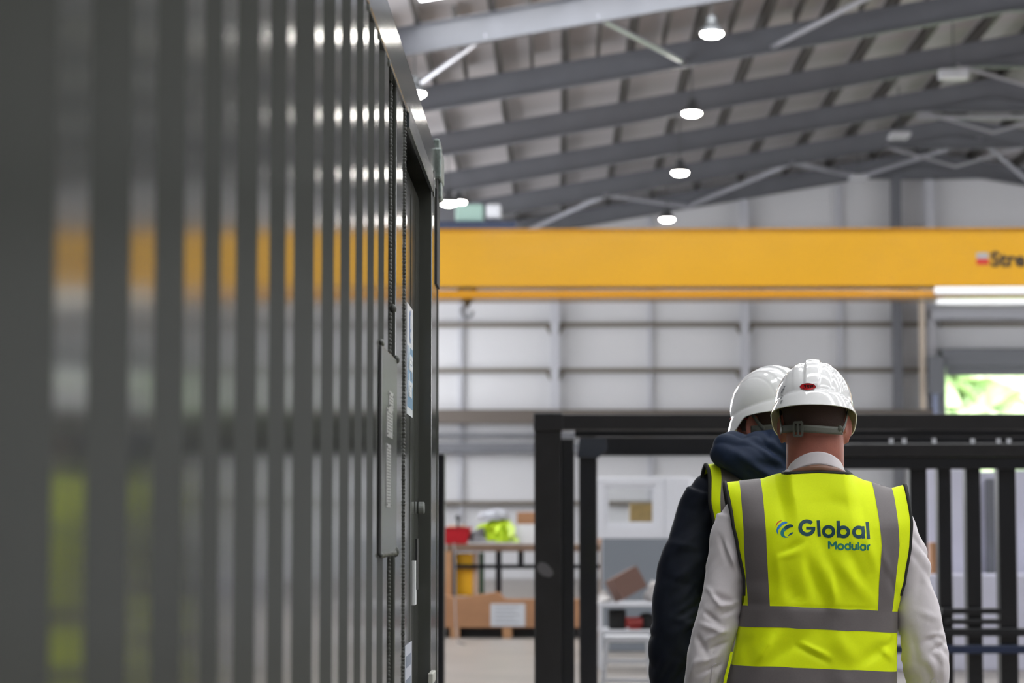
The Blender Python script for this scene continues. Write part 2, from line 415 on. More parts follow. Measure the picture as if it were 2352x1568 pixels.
# ------------------------------------------------------------------ grey-green container on the left (outer face X = XC)
XC = -.357; WD = 2.44
M_cont = mat('container_paint', S(72, 74, 70), .12, noise_amt=.04, noise_scale=3, spec=.55, bump=.02, bump_scale=30)
M_weld = mat('weld_bead', S(66, 68, 64), .45, bump=.4, bump_scale=180, metal=.2)
ct = thing('shipping_container', 'grey-green corrugated steel container filling the foreground', 'container', (XC - WD / 2, 4.2, 0))
OX, OY = -(XC - WD / 2), -4.2
def cbuild(m, name, ma, **k):
    for i, v in enumerate(m.v): m.v[i] = v + Vector((OX, OY, 0))
    return m.build(name, ma, ct, **k)
def dpt(px): return 5553 * .357 / (1280 - px)
starts = [1.36, 1.702, 2.003, 2.292, 2.542, 2.852, 3.147, 3.515, 3.83, 4.125, 4.395, 4.665, 4.945]
prof = [(XC - .038, 1.24)]
for i, s in enumerate(starts):
    nx = starts[i + 1] if i + 1 < len(starts) else 5.23
    w_ = .118 if i not in (6,) else .10
    prof += [(XC - .038, s - .055), (XC, s), (XC, s + w_), (XC - .038, s + w_ + .05)]
prof += [(XC - .038, 5.30)]
m = MB(); n = len(prof)
for i, (x, y) in enumerate(prof): m.v += [Vector((x, y, .16)), Vector((x, y, 2.45))]
for i in range(n - 1): m.face((2 * i, 2 * i + 2, 2 * i + 3, 2 * i + 1))
cbuild(m, 'corrugated_side', M_cont, solid=.002)
# top rail, roof, bottom rail, posts, far sides
cbuild(MB().prism([(XC - .06, 2.437), (XC + .004, 2.437), (XC + .004, 2.553), (XC - .06, 2.553)], 1.2, 7.26), 'top_rail', M_cont, bevel=.003)
cbuild(MB().box(XC - WD, XC - .05, 1.2, 7.26, 2.50, 2.535), 'roof_panel', M_cont)
cbuild(MB().box(XC - .06, XC + .002, 1.2, 7.26, 0.0, .165), 'bottom_rail', M_cont, bevel=.003)
cbuild(MB().box(XC - .16, XC + .003, 1.2, 1.262, .0, 2.55), 'corner_post', M_cont, bevel=.004)
cbuild(MB().box(XC - .12, XC + .001, 6.84, 7.26, .1, 2.45), 'corner_post', M_cont, bevel=.004)
cbuild(MB().box(XC - WD, XC - .10, 1.2, 1.26, .0, 2.5), 'end_wall', M_cont)
cbuild(MB().box(XC - WD, XC - .12, 7.2, 7.26, .0, 2.5), 'end_wall', M_cont)
cbuild(MB().box(XC - WD, XC - WD + .05, 1.2, 7.26, .0, 2.5), 'back_side', M_cont)
cbuild(MB().box(XC - WD, XC - .05, 1.2, 7.26, .04, .16), 'floor_frame', M_cont)
# door post with weld seams
cbuild(MB().box(XC - .06, XC - .002, 5.36, 5.60, .16, 2.44), 'door_post', M_cont, bevel=.004)
cbuild(MB().box(XC - .05, XC - .02, 5.27, 5.37, .16, 2.44), 'door_post', M_cont)
for y0, xx in ((5.30, XC - .014), (5.635, XC - .004)):
    m = MB(); pts = []; rr = []
    for k in range(900):
        z = .17 + k * 2.265 / 899
        pts.append((xx + .0015 * math.sin(k * 1.9), y0 + .003 * math.sin(k * .13), z)); rr.append(.0056 + .0002 * math.sin(k * 1.3 + math.sin(k * .2)) + .0007 * random.random())
    m.tube(pts, rr, 8); cbuild(m, 'weld_seam', M_weld, smooth=True)
cbuild(MB().box(XC - .05, XC - .004, 5.60, 5.67, .16, 2.44), 'door_frame', M_cont, bevel=.003)
# small welds of each rib under the rail
for s in starts[6:]:
    cbuild(MB().ball((XC - .002, s + .11, 2.434), (.008, .014, .010), seg=10, rows=6), 'rib_weld', M_weld, smooth=True)
    cbuild(MB().ball((XC - .004, s + .02, 2.436), (.007, .012, .007), seg=10, rows=6), 'rib_weld', M_weld, smooth=True)
# recessed door leaf, lintel, far jamb
dl = cbuild(MB().box(XC - .065, XC - .035, 5.66, 6.95, .2, 2.385), 'door_leaf', M_cont, bevel=.003)
m = MB()
for k in range(4): m.prism([(5.98 + .22 * k, .25), (6.06 + .22 * k, .25), (6.06 + .22 * k, 2.34), (5.98 + .22 * k, 2.34)], XC - .036, XC - .0335, axis='x')
cbuild(m, 'door_rib', M_cont)
cbuild(MB().box(XC - .14, XC - .07, 5.66, 6.9, 2.3, 2.46), 'door_head', M_dark)  # dark colour stands in for the shaded gap above the door leaf
cbuild(MB().box(XC - .004, XC + .005, 5.72, 6.86, 2.405, 2.458), 'drip_strip', mat('drip_strip_grey', S(70, 76, 80), .25), bevel=.001)
cbuild(MB().box(XC - .01, XC + .007, 6.86, 6.885, 2.395, 2.47), 'drip_strip_end', M_cont, bevel=.002)
cbuild(MB().box(XC + .000, XC + .006, 7.03, 7.2, 2.16, 2.50), 'rubber_flap', M_dark, bevel=.002)  # black panel paints the shade of a recess by the corner post
cbuild(MB().box(XC - .001, XC + .003, 7.14, 7.165, .12, 2.43), 'edge_strip', M_cont)
m = MB().box(XC - .01, XC + .018, 7.02, 7.22, 2.47, 2.56); m.box(XC - .01, XC + .010, 7.1, 7.25, 2.56, 2.60); m.box(XC - .004, XC + .016, 7.1, 7.2, 2.42, 2.47)
cbuild(m, 'roof_latch', mat('galvanised_latch', S(128, 138, 134), .35, metal=.4, noise_amt=.3, noise_scale=60), bevel=.006, label='galvanised latch plate')
cbuild(MB().lathe([(.012, -.02), (.03, -.018), (.034, 0), (.03, .012), (.01, .02)], (0, 0, 0)), 'x', M_cont) if 0 else None
m = MB().cyl((XC - .034, 6.80, 1.505), (XC - .016, 6.80, 1.505), .017, 20)
cbuild(m, 'door_handle', mat('handle_grey', S(126, 130, 126), .35), smooth=False, bevel=.003)
m = MB().box(XC - .035, XC - .028, 6.66, 6.72, 1.28, 1.42)
cbuild(m, 'lock_slot', M_dark)
m = MB().box(XC - .035, XC - .031, 6.6, 6.68, 1.24, 1.36); cbuild(m, 'small_sticker', M_white)
cbuild(MB().box(XC + .0, XC + .014, 6.7, 6.86, 1.02, 1.05), 'small_bracket', mat('cream_bracket', S(190, 190, 180), .4), bevel=.003)
# nameplate panel with data plates
cbuild(MB().box(XC - .001, XC + .006, 4.83, 5.29, 1.40, 1.818), 'plate_holder', mat('plate_holder_paint', S(80, 80, 80), .22, noise_amt=.15, noise_scale=6, stretch=(1, 6, 1)), bevel=.002)
M_plate = mat('etched_plate', S(168, 168, 168), .35, metal=.2, noise_amt=.15, noise_scale=26, stretch=(1, 1, 3))
M_etch = mat('etched_print', S(104, 104, 104), .5)
for (ya, yb, za, zb) in ((4.96, 5.13, 1.640, 1.70), (5.02, 5.15, 1.70, 1.737), (4.95, 5.08, 1.494, 1.625)):
    p = cbuild(MB().box(XC + .006, XC + .0075, ya, yb, za, zb), 'data_plate', M_plate)
    m = MB(); k = 0; z = zb - .010
    while z > za + .008:
        y = ya + .012
        while y < yb - .02:
            l = random.uniform(.005, .018); m.box(XC + .0075, XC + .0077, y, min(y + l, yb - .01), z, z + .0018); y += l + .004
        z -= .0062
    for yy in (ya + .006, yb - .006):
        for zz in (za + .006, zb - .006): m.cyl((XC + .007, yy, zz), (XC + .0095, yy, zz), .002, 8)
    for i, v in enumerate(m.v): m.v[i] = v + Vector((OX, OY, 0))
    m.build('plate_print', M_etch, p)
m = MB(); pts = [(XC + .004 + .002 * math.sin(k * 2.1), 4.83 + k * .46 / 70, 1.397 + .002 * math.sin(k * 1.3)) for k in range(71)]
m.tube(pts, [.0032 + .0014 * random.random() for _ in pts], 8); cbuild(m, 'weld_seam', M_weld, smooth=True)
for c_, r_ in (((XC + .004, 5.29, 1.40), (.008, .012, .012)), ((XC + .004, 5.29, 1.82), (.008, .014, .01)), ((XC + .003, 4.86, 1.824), (.006, .03, .008)), ((XC - .002, 5.27, 1.93), (.008, .01, .01))):
    cbuild(MB().ball(c_, r_, seg=10, rows=6), 'weld_spot', M_weld, smooth=True)
# signs on the door leaf (face X = XC-.0335)
M_blue = mat('sign_blue', S(70, 130, 175), .35); M_blue2 = mat('sign_disc_blue', S(60, 105, 165), .35)
sg = cbuild(MB().box(XC - .034, XC - .0325, 6.26, 6.50, 1.745, 2.035), 'safety_sign', mat('sign_white', S(225, 228, 235), .3))
def sgb(m, name, ma):
    for i, v in enumerate(m.v): m.v[i] = v + Vector((OX, OY, 0))
    m.build(name, ma, sg)
sgb(MB().box(XC - .0325, XC - .0318, 6.268, 6.492, 1.765, 1.925), 'sign_panel', M_blue)
sgb(MB().cyl((XC - .0325, 6.38, 1.98), (XC - .0318, 6.38, 1.98), .044, 32), 'sign_disc', M_blue2)
m = MB().box(XC - .0318, XC - .0312, 6.372, 6.388, 1.975, 2.01); m.cyl((XC - .0318, 6.38, 1.958), (XC - .0312, 6.38, 1.958), .009, 16)
sgb(m, 'sign_symbol', M_white)
for t_, zz in (('Keep', 1.865), ('clear', 1.795)):
    me = text_mesh(t_, .085, .002)
    put(me, 'sign_text', M_white, sg, Matrix.Translation((XC - .0313 + OX, 6.29 + OY, zz)) @ Matrix.Rotation(PI / 2, 4, 'Z') @ Matrix.Rotation(PI / 2, 4, 'X'))
s2 = cbuild(MB().box(XC - .034, XC - .0325, 6.22, 6.50, .80, 1.148), 'paper_sign', mat('sign_paper', S(196, 200, 212), .5))
m = MB()
for zz in (1.09, 1.03, .99): m.box(XC - .0325, XC - .032, 6.26, 6.46, zz, zz + .03)
for i, v in enumerate(m.v): m.v[i] = v + Vector((OX, OY, 0))
m.build('sign_print', mat('grey_print', S(120, 130, 150), .5), s2)
# ------------------------------------------------------------------ black steel module frames
def tz(py, Y): return at(1280, py, Y).z
def tx(px, Y): return at(px, 1203, Y).x
# front frame
Y0 = 16.0
x0, x1 = tx(1227, Y0), 4.6
ztop = tz(951, Y0); zb_ = tz(987, Y0)
fr = thing('module_frame', 'black steel module frame nearest the two people, with a scuffed corner post', 'steel frame', (x0, Y0, 0))
def F(m, n, ma, **k):
    for i, v in enumerate(m.v): m.v[i] = v - Vector((x0, Y0, 0))
    return m.build(n, ma, fr, **k)
pw = tx(1290, Y0) - x0
pst = F(MB().box(x0, x0 + pw, Y0, Y0 + .18, 0, ztop), 'corner_post', M_black, bevel=.006)
F(MB().box(x0 + pw, x0 + pw + .085, Y0 + .05, Y0 + .3, 0, zb_ - .06), 'post_stiffener', M_black2, bevel=.006)
F(MB().box(x0 + pw, x1, Y0, Y0 + .15, zb_, ztop), 'top_rail', M_black, bevel=.006)
F(MB().box(x0 + pw + .09, x1 - pw, Y0 + .3, Y0 + .42, tz(1003, Y0 + .3), tz(983, Y0 + .3)), 'inner_rail', M_black2, bevel=.006)
F(MB().box(x0 - .005, x0 + pw + .01, Y0 - .02, Y0 + .19, ztop - .11, ztop + .012), 'corner_casting', M_black, bevel=.01)
F(MB().box(x1 - pw, x1, Y0 - .004, Y0 + .18, 0, ztop + .004), 'corner_post', M_black, bevel=.006)
F(MB().box(x0 + .003, x0 + .12, Y0 + .17, 18.6, zb_, ztop - .004), 'side_rail', M_black, bevel=.006)
F(MB().box(x1 - .12, x1 - .003, Y0 + .17, 18.6, zb_, ztop - .004), 'side_rail', M_black, bevel=.006)
F(MB().box(x0, x0 + .1, 18.5, 18.6, 0, ztop - .006), 'corner_post', M_black, bevel=.006)
F(MB().box(x1 - .1, x1, 18.5, 18.6, 0, ztop - .006), 'corner_post', M_black, bevel=.006)
c = at(1252, 1307, Y0)
m = MB(); sh = [(-.055, .02), (-.03, .045), (.01, .035), (.05, -.005), (.055, -.03), (.03, -.048), (-.015, -.04), (-.05, -.01)]
m.prism([(c.x + a, c.z + b * 1.1) for a, b in sh], Y0 - .004, Y0 + .001); F(m, 'weld_patch', mat('bare_patch', S(84, 82, 84), .5))
# second frame behind
Y2_ = 19.8
bx0 = tx(1330, Y2_); bt = tz(1000, Y2_); bb = tz(1046, Y2_)
f2 = thing('module_frame', 'black steel module frame standing second, right behind the nearest frame', 'steel frame', (bx0, Y2_, 0))
def G(m, n, ma, **k):
    for i, v in enumerate(m.v): m.v[i] = v - Vector((bx0, Y2_, 0))
    return m.build(n, ma, f2, **k)
G(MB().box(bx0, tx(1372, Y2_), Y2_, Y2_ + .15, 0, bb + .03), 'corner_post', M_black2, bevel=.006)
G(MB().box(bx0, 5.4, Y2_ + .0, Y2_ + .16, bb, bt), 'top_rail', M_black2, bevel=.006)
m = MB(); m.prism([(bx0 + .0, bb + .16), (bx0 + .21, bb + .16), (bx0 + .24, bb + .05), (bx0 + .16, bb - .02), (bx0 - .02, bb - .02)], Y2_ - .03, Y2_ + .0); G(m, 'corner_gusset', mat('shiny_black', S(50, 54, 62), .18, coat=.6), bevel=.008)
# upper secondary rail seen right of the people, with bolts
ya = 17.6
za, zc_ = tz(1049, ya), tz(1018, ya)
f3 = thing('module_frame', 'black steel wall frame of spaced studs at the right with bolted top rail', 'steel frame', (1.9, ya, 0))
def H(m, n, ma, **k):
    for i, v in enumerate(m.v): m.v[i] = v - Vector((1.9, ya, 0))
    return m.build(n, ma, f3, **k)
H(MB().box(1.95, 5.2, ya, ya + .12, za, zc_), 'top_rail', M_black, bevel=.01)
H(MB().box(1.95, 5.2, ya + .02, ya + .2, tz(1077, ya), za - .002), 'lower_rail', M_black2, bevel=.006)
for i, (a, b, top) in enumerate(((2088, 2128, 1062), (2153, 2184, 1062), (2217, 2251, 1062), (2291, 2332, 1062))):
    H(MB().box(tx(a, ya + .15), tx(b, ya + .15), ya + .1, ya + .24, 0, za - .01), 'stud', M_black2, bevel=.006)
for px in (2052, 2082, 2151, 2240, 2300, 2324):
    q = tx(px, ya); H(MB().cyl((q, ya + .06, zc_), (q, ya + .06, zc_ + .035), .014, 10), 'bolt', M_alu)
for pa, pb, xa in ((1397, 1410, 2160), (1422, 1434, 2170), (1443, 1461, 2060), (1482, 1501, 2050)):
    zA, zB = tz(pb, ya - .1), tz(pa, ya - .1)
    H(MB().box(tx(xa, ya), 5.2 if pa > 1440 else tx(2295, ya), ya - .02, ya + .06, zA, zB), 'cross_rail', M_navy if pa == 1482 else M_black2, bevel=.006)
H(MB().box(5.1, 5.2, ya, ya + .3, 0, za), 'stud', M_black2)
H(MB().box(1.95, 2.03, ya + .02, ya + .14, 0, tz(1077, ya)), 'stud', M_black2)
# frame C, mostly behind the container
Y3 = 17.2; cx0, cx1 = tx(1002, Y3), tx(1021, Y3); ctop = tz(1040, Y3)
f4 = thing('module_frame', 'black steel frame post showing just past the container end', 'steel frame', (cx1, Y3, 0))
def J(m, n):
    for i, v in enumerate(m.v): m.v[i] = v - Vector((cx1, Y3, 0))
    m.build(n, M_black2, f4, bevel=.006)
J(MB().box(cx0 - .08, cx1, Y3, Y3 + .14, 0, ctop), 'corner_post')
J(MB().box(cx0 - 2.4, cx0, Y3, Y3 + .12, ctop - .12, ctop), 'top_rail')
J(MB().box(cx0 - 2.4, cx0 - 2.28, Y3, Y3 + .12, 0, ctop - .12), 'corner_post')

# ------------------------------------------------------------------ workbench at 32 m and what lies on it
YT = 31.6
M_wood = mat('bench_wood', S(118, 96, 80), .6, noise_amt=.15, noise_scale=5); M_ply = mat('plywood', S(178, 134, 96), .6, noise_amt=.12, noise_scale=4)
M_card = mat('cardboard', S(166, 122, 88), .7, noise_amt=.08, noise_scale=5)
bx_a, bx_b = tx(1024, YT), tx(1388, YT); tt = tz(1250, YT); tb = tz(1266, YT)
bn = thing('workbench', 'long timber workbench against the far end of the floor', 'workbench', (bx_a, YT, 0))
def K(m, n, ma, **k):
    for i, v in enumerate(m.v): m.v[i] = v - Vector((bx_a, YT, 0))
    return m.build(n, ma, bn, **k)
K(MB().box(bx_a, bx_b, YT, YT + 1.0, tb, tt), 'bench_top', M_wood, bevel=.01)
for px in (1040, 1145, 1196, 1300, 1384):
    q = tx(px, YT); K(MB().box(q - .04, q + .04, YT + .05, YT + .14, 0 if px != 1196 else .9, tb), 'leg', M_black2 if px != 1384 else M_wood)
K(MB().box(bx_a, bx_b, YT + .1, YT + .16, tz(1306, YT), tz(1296, YT)), 'cross_rail', M_black2)
K(MB().box(bx_a - .05, tx(1038, YT), YT, YT + .9, .1, tb), 'end_panel', M_ply)
# crate with a pinned sheet, in front under the bench
Yc = 31.2
cr0, cr1 = tx(1020, Yc), tx(1392, Yc)
cb = thing('cardboard_crate', 'long brown crate on pallet blocks below the workbench with a paper sheet', 'crate', (cr0, Yc, 0))
def L(m, n, ma, **k):
    for i, v in enumerate(m.v): m.v[i] = v - Vector((cr0, Yc, 0))
    return m.build(n, ma, cb, **k)
zA, zB = tz(1441, Yc), tz(1376, Yc)
m = MB(); m.prism([(cr0, zA), (cr1, zA), (cr1, zB + .0), (tx(1160, Yc), zB), (tx(1145, Yc), zB + .09), (tx(1060, Yc), zB + .02), (cr0, zB + .04)], Yc, Yc + .35); L(m, 'crate_body', M_card)
L(MB().box(tx(1127, Yc), tx(1206, Yc), Yc - .006, Yc, tz(1438, Yc), tz(1386, Yc)), 'paper_sheet', mat('sheet_white', S(200, 204, 210), .6))
m = MB()
for k in range(5): m.box(tx(1137, Yc), tx(1192 - 9 * (k % 2), Yc), Yc - .008, Yc - .006, tz(1430 - 9 * k, Yc), tz(1430 - 9 * k, Yc) + .012)
L(m, 'sheet_print', mat('sheet_grey_print', S(150, 154, 162), .6))
for px in (1045, 1165, 1280, 1380):
    q = tx(px, Yc); L(MB().box(q - .06, q + .06, Yc + .01, Yc + .33, 0, zA), 'pallet_block', M_ply)
L(MB().box(cr0, cr1, Yc + .12, Yc + .34, .01, zA), 'pallet_base', M_dark)  # dark fill paints the shade in the gap between the pallet blocks
# things below and on the bench
def boxthing(name, label, cat, px0, px1, py0, py1, Y, dep, ma, z0=None, grp=None, bev=.01):
    xa, xb = tx(px0, Y), tx(px1, Y); zt = tz(py0, Y); zb = tz(py1, Y) if z0 is None else z0
    o = MB().box(-(xb - xa) / 2, (xb - xa) / 2, 0, dep, 0, zt - zb).build(name, ma, bevel=bev)
    o.location = ((xa + xb) / 2, Y, zb); tag(o, label, cat, grp); return o
o = boxthing('cover_sheet', 'yellow folded cover hanging under the left end of the workbench', 'cover', 1047, 1086, 1270, 1368, YT + .18, .05, mat('yellow_plastic', S(250, 190, 30), .5)); 
o = boxthing('timber_board', 'pale board standing beside the yellow cover under the workbench', 'board', 1086, 1098, 1268, 1368, YT + .18, .04, mat('pale_board', S(205, 175, 150), .6))
o = boxthing('plastic_strip', 'green upright strip under the workbench beside the pale board', 'strip', 1100, 1112, 1268, 1368, YT + .42, .03, mat('green_plastic', S(84, 130, 104), .5))
# the three stand on the crate body
# red bin
xa, xb = tx(1020, YT), tx(1078, YT); zt = tz(1214, YT)
m = MB(); cxx = (xa + xb) / 2
m.prism([(-.15, 0), (.13, 0), (.18, zt - tt), (-.2, zt - tt)], 0, .3)
o = m.build('storage_bin', mat('red_plastic', S(176, 20, 34), .35), bevel=.012); o.location = (cxx, YT + .1, tt); tag(o, 'red plastic storage bin at the left end of the workbench', 'bin')
MB().box(-.21, .19, -.01, .31, zt - tt, zt - tt + .02).build('rim', MATS['red_plastic'], o)
# spray bottle behind the bin
b = MB().lathe([(.035, 0), (.045, .01), (.045, .2), (.02, .25), (.02, .32), (.035, .33), (.035, .38)]).build('bottle', mat('dark_bottle', S(50, 54, 60), .4), auto=.6)
b.location = (tx(1048, YT), YT + .55, tt); tag(b, 'dark upright bottle behind the red bin on the workbench', 'bottle')
boxthing('timber_offcut', 'pale timber offcut lying behind the red bin on the workbench', 'board', 1028, 1070, 1205, 1250, YT + .62, .2, mat('pale_board', S(205, 175, 150), .6), z0=tt)
def cloth(name, label, cat, px, w_, d_, h_, y, ma, z0, seed, rows=22):
    m = MB()
    def fn(u, v):
        a = 2 * PI * u; r = math.sin(PI / 2 * v) if v < .6 else math.sin(PI / 2 * .6 + (v - .6) * .9)
        rr = math.cos(v * PI / 2) ** .55 if v < 1 else 0
        p = Vector((w_ / 2 * rr * math.cos(a), d_ / 2 * rr * math.sin(a), h_ * math.sin(v * PI / 2)))
        nn = noise.noise_vector(Vector((p.x * 5 + seed, p.y * 5, p.z * 6))) * .12 + noise.noise_vector(Vector((p.x * 14 + seed, p.y * 14, p.z * 14))) * .05
        p += Vector((nn.x, nn.y, nn.z * sst(0, .3, v))); p.z = max(p.z, 0); return p
    m.grid(fn, 36, rows, closed=True)
    o = m.build(name, ma, smooth=True, solid=.01); o.location = (tx(px, y), y, z0); tag(o, label, cat); return o
M_hv = mat('hi_vis_fabric_pile', S(190, 222, 30), .7); M_cl = mat('grey_cloth', S(120, 120, 124), .8)
cloth('grey_jacket', 'crumpled grey jacket lying low on the workbench beside the red bin', 'jacket', 1104, .17, .26, .17, YT + .2, M_cl, tt + .03, 3)
cloth('hi_vis_jacket', 'crumpled green hi-vis jacket heaped on the workbench', 'jacket', 1142, .50, .26, .27, YT + .72, M_hv, tt + .04, 9)
cloth('hi_vis_jacket', 'small bundled green hi-vis jacket at the front of the workbench heap', 'jacket', 1146, .14, .22, .18, YT + .24, M_hv, tt + .03, 19)
cloth('hi_vis_jacket', 'pale yellow hi-vis jacket slumped against the white carton', 'jacket', 1177, .07, .2, .24, YT + .22, mat('pale_hi_vis', S(214, 240, 120), .6), tt + .03, 27)
cloth('grey_jacket', 'pale grey jacket thrown over the top of the hi-vis heap', 'jacket', 1134, .36, .2, .10, YT + .72, mat('pale_grey_cloth', S(160, 162, 170), .8), tt + .33, 33)
boxthing('carton', 'white printed carton on the workbench next to the black frame post', 'carton', 1192, 1232, 1204, 1250, YT + .2, .4, M_white, z0=tt)
boxthing('carton', 'brown cardboard carton sitting on top of the white carton', 'carton', 1187, 1230, 1176, 1203, YT + .22, .36, M_card, z0=tz(1204, YT + .2) + .002)
boxthing('carton', 'brown carton on the right end of the workbench beside the second post', 'carton', 1374, 1392, 1236, 1250, YT + .1, .2, M_card, z0=tt)
# hanging cable
pts = [at(1043 + 6 * math.sin(k * .5) * .3 + (k / 20) ** 2 * 24, 1247 + k * 19, 31.5 - .25 * min(k, 2) - k * .12) for k in range(0, 18)]
pts = [p for p in pts if p.z > .02]; pts.append(Vector((pts[-1].x + .1, pts[-1].y - .2, .012)))
o = MB().tube(pts, .007, 6).build('power_cable', mat('grey_cable', S(110, 106, 108), .5), smooth=True); tag(o, 'thin grey cable hanging down to the floor in front of the workbench', 'cable')
# ------------------------------------------------------------------ window unit on the grey cabinet, clutter and steps
YW = 27.5
boxthing('cabinet', 'tall grey metal cabinet carrying the white window frame', 'cabinet', 1383, 1560, 1236, 1345, YW + .5, .6, mat('cabinet_grey', S(128, 134, 142), .45), z0=0)
wz0 = tz(1236, YW); wz1 = tz(1095, YW); wa, wb_ = tx(1374, YW), tx(1530, YW)
wn = thing('window_unit', 'white framed window unit standing on the grey cabinet', 'window frame', ((wa + wb_) / 2, YW + .5, tz(1236, YW + .5)))
hw = (wb_ - wa) / 2 * 1.02; hh = (wz1 - wz0) * 1.02
M_upvc = mat('white_upvc', S(222, 224, 230), .3)
m = MB().box(-hw, hw, 0, .08, 0, .14); m.box(-hw, hw, 0, .08, hh - .1, hh); m.box(-hw, -hw + .1, 0, .08, .14, hh - .1); m.box(hw - .1, hw, 0, .08, .14, hh - .1)
m.build('frame', M_upvc, wn, bevel=.008)
m = MB().box(-hw + .1, hw - .1, .015, .06, .14, .19); m.box(-hw + .1, hw - .1, .015, .06, hh - .14, hh - .1); m.box(-hw + .1, -hw + .14, .015, .06, .19, hh - .14); m.box(hw - .14, hw - .1, .015, .06, .19, hh - .14)
m.build('sash', M_upvc, wn, bevel=.004)
gl = mat('window_glass', (.95, .97, .97), .02, trans=1.0, ior=1.2)
MB().box(-hw + .14, hw - .14, .03, .036, .19, hh - .14).build('pane', gl, wn)
ex = MB().box(0, .3, 0, .08, 0, hh).build('frame_extension', M_upvc, wn, bevel=.008); ex.location = (hw, .01, 0)
boxthing('carton', 'brown stacked carton seen through the white window unit', 'carton', 1448, 1500, 1156, 1206, YW + 3.2, .4, mat('olive_carton', S(132, 110, 66), .7, noise_amt=.2, noise_scale=12), z0=tz(1206, YW + 3.2))
boxthing('storage_rack', 'white low rack behind the white window unit', 'rack', 1425, 1520, 1207, 1300, YW + 3.0, .8, M_white, z0=0)
hv = boxthing('hi_vis_jacket', 'yellow hi-vis jacket hanging behind the navy sleeve', 'jacket', 1543, 1575, 1130, 1195, YW + 1.12, .08, MATS['pale_hi_vis'] , bev=.03)
boxthing('white_panel', 'white panel behind the hanging hi-vis jacket', 'panel', 1530, 1620, 1100, 1240, YW + 1.2, .05, M_upvc, z0=0)
# clutter table
YD = 24.5
tb_ = thing('trolley_table', 'low white trolley table piled with boxes and tools', 'table', (tx(1450, YD), YD, 0))
zt1 = tz(1385, YD); zt2 = tz(1446, YD)
for zz in (zt1, zt2): MB().box(-.33, .62, 0, .7, zz - .035, zz).build('shelf', M_upvc, tb_, bevel=.006)
for sx in (-.31, .6):
    for sy in (.02, .68): MB().box(sx - .018, sx + .018, sy - .018, sy + .018, 0, zt1 - .035).build('leg', M_upvc, tb_)
m = MB().box(-.15, .15, -.12, .12, 0, .24, Matrix.Rotation(math.radians(-28), 4, 'Y') @ Matrix.Rotation(.4, 4, 'Z'))
o = m.build('carton', mat('brown_carton_dark', S(112, 84, 74), .7), bevel=.006); o.location = (tx(1452, YD), YD + .3, zt1 + .08); tag(o, 'tilted dark brown carton on top of the white trolley table', 'carton')
zlow = tz(1446, YD)
o = MB().box(-.10, .08, 0, .2, 0, .2).build('tool_case', M_dark, bevel=.02); o.location = (tx(1420, YD), YD + .1, zlow); tag(o, 'black tool case on the lower shelf of the white trolley table', 'case')
m = MB().cyl((-.06, 0, .07), (.1, .05, .07), .055, 14); m.box(-.02, .03, -.02, .04, 0, .07); m.box(.02, .09, -.03, .05, 0, .02)
o = m.build('power_tool', mat('tool_red', S(150, 50, 46), .4)); o.location = (tx(1450, YD), YD + .1, zlow); tag(o, 'red power tool on the lower trolley shelf beside the black case', 'tool')
o = MB().lathe([(.085, 0), (.09, .02), (.09, .12), (.05, .16), (.02, .165)]).build('cable_reel', M_dark, auto=.6); o.location = (tx(1486, YD), YD + .2, zlow); tag(o, 'round black reel on the lower trolley shelf beside the red tool', 'reel')
cloth('dust_sheet', 'pale cloth bundled on the right of the white trolley table', 'cloth', 1509, .22, .3, .2, YD + .3, mat('pale_cloth', S(190, 186, 184), .8), zt1 + .01, 41)
cloth('cleaning_rag', 'pale rag lying left of the tilted carton on the trolley table', 'cloth', 1392, .10, .3, .09, YD + .25, MATS['pale_cloth'], zt1 + .01, 47)
# aluminium step ladder
YL = 19.0
la, lb = tx(1388, YL), tx(1493, YL); lt = tz(1460, YL)
ld = thing('step_ladder', 'aluminium step ladder standing beyond the black posts', 'ladder', ((la + lb) / 2, YL, 0))
hw = (lb - la) / 2
MB().box(-hw, hw, -.02, .24, lt - .05, lt).build('top_platform', M_alu, ld, bevel=.008)
for s in (-1, 1):
    m = MB().prism([(s * (hw - .035), lt - .05), (s * hw, lt - .05), (s * (hw + .05), 0), (s * (hw + .015), 0)], -.02, .05); m.build('stile', M_alu, ld)
    MB().tube([(s * (hw - .02), .2, lt - .05), (s * (hw + .03), .55, .015)], .015, 8).build('rear_leg', M_alu, ld)
for k, zz in enumerate((lt - .18, lt - .33, lt - .5)):
    if zz > .05: MB().box(-hw - .0, hw + .0, -.015, .05, zz - .03, zz).build('step', M_alu, ld)
# white panels behind the studs at the right
YP = 25.0
M_pan = mat('white_wrapped_panel', S(206, 206, 222), .5, noise_amt=.05, noise_scale=2)
pl = thing('panel_stack', 'tall white wrapped wall panels leaning behind the black studs', 'panel', (tx(2290, YP), YP, 0))
q0 = tx(2290, YP)
for a, b, y in ((2130, 2232, 0), (2238, 2300, .12), (2306, 2420, .05)):
    MB().box(tx(a, YP) - q0, tx(b, YP) - q0, y, y + .1, 0, tz(1078, YP) - .03 * y * 5).build('panel', M_pan, pl, bevel=.01)
MB().box(tx(2268, YP) - q0, tx(2284, YP) - q0, -.03, .12, .8, tz(1100, YP)).build('panel_strap', M_steel, pl)
o = MB().box(-1.7, 1.9, 0, .5, 0, tz(1318, YP - .6)).build('low_bench', M_pan, bevel=.015); o.location = (tx(2230, YP - .6), YP - .6, 0); tag(o, 'low white bench unit in front of the wrapped panels', 'bench')
boxthing('carton', 'brown carton standing on the low white bench between the studs', 'carton', 2138, 2152, 1245, 1290, YP - .5, .2, M_card, z0=tz(1318, YP - .6))
boxthing('pedestal', 'white carton pair under the brown one on the white bench', 'carton', 2131, 2146, 1130, 1240, YP + .4, .2, M_white, z0=0) if 0 else None
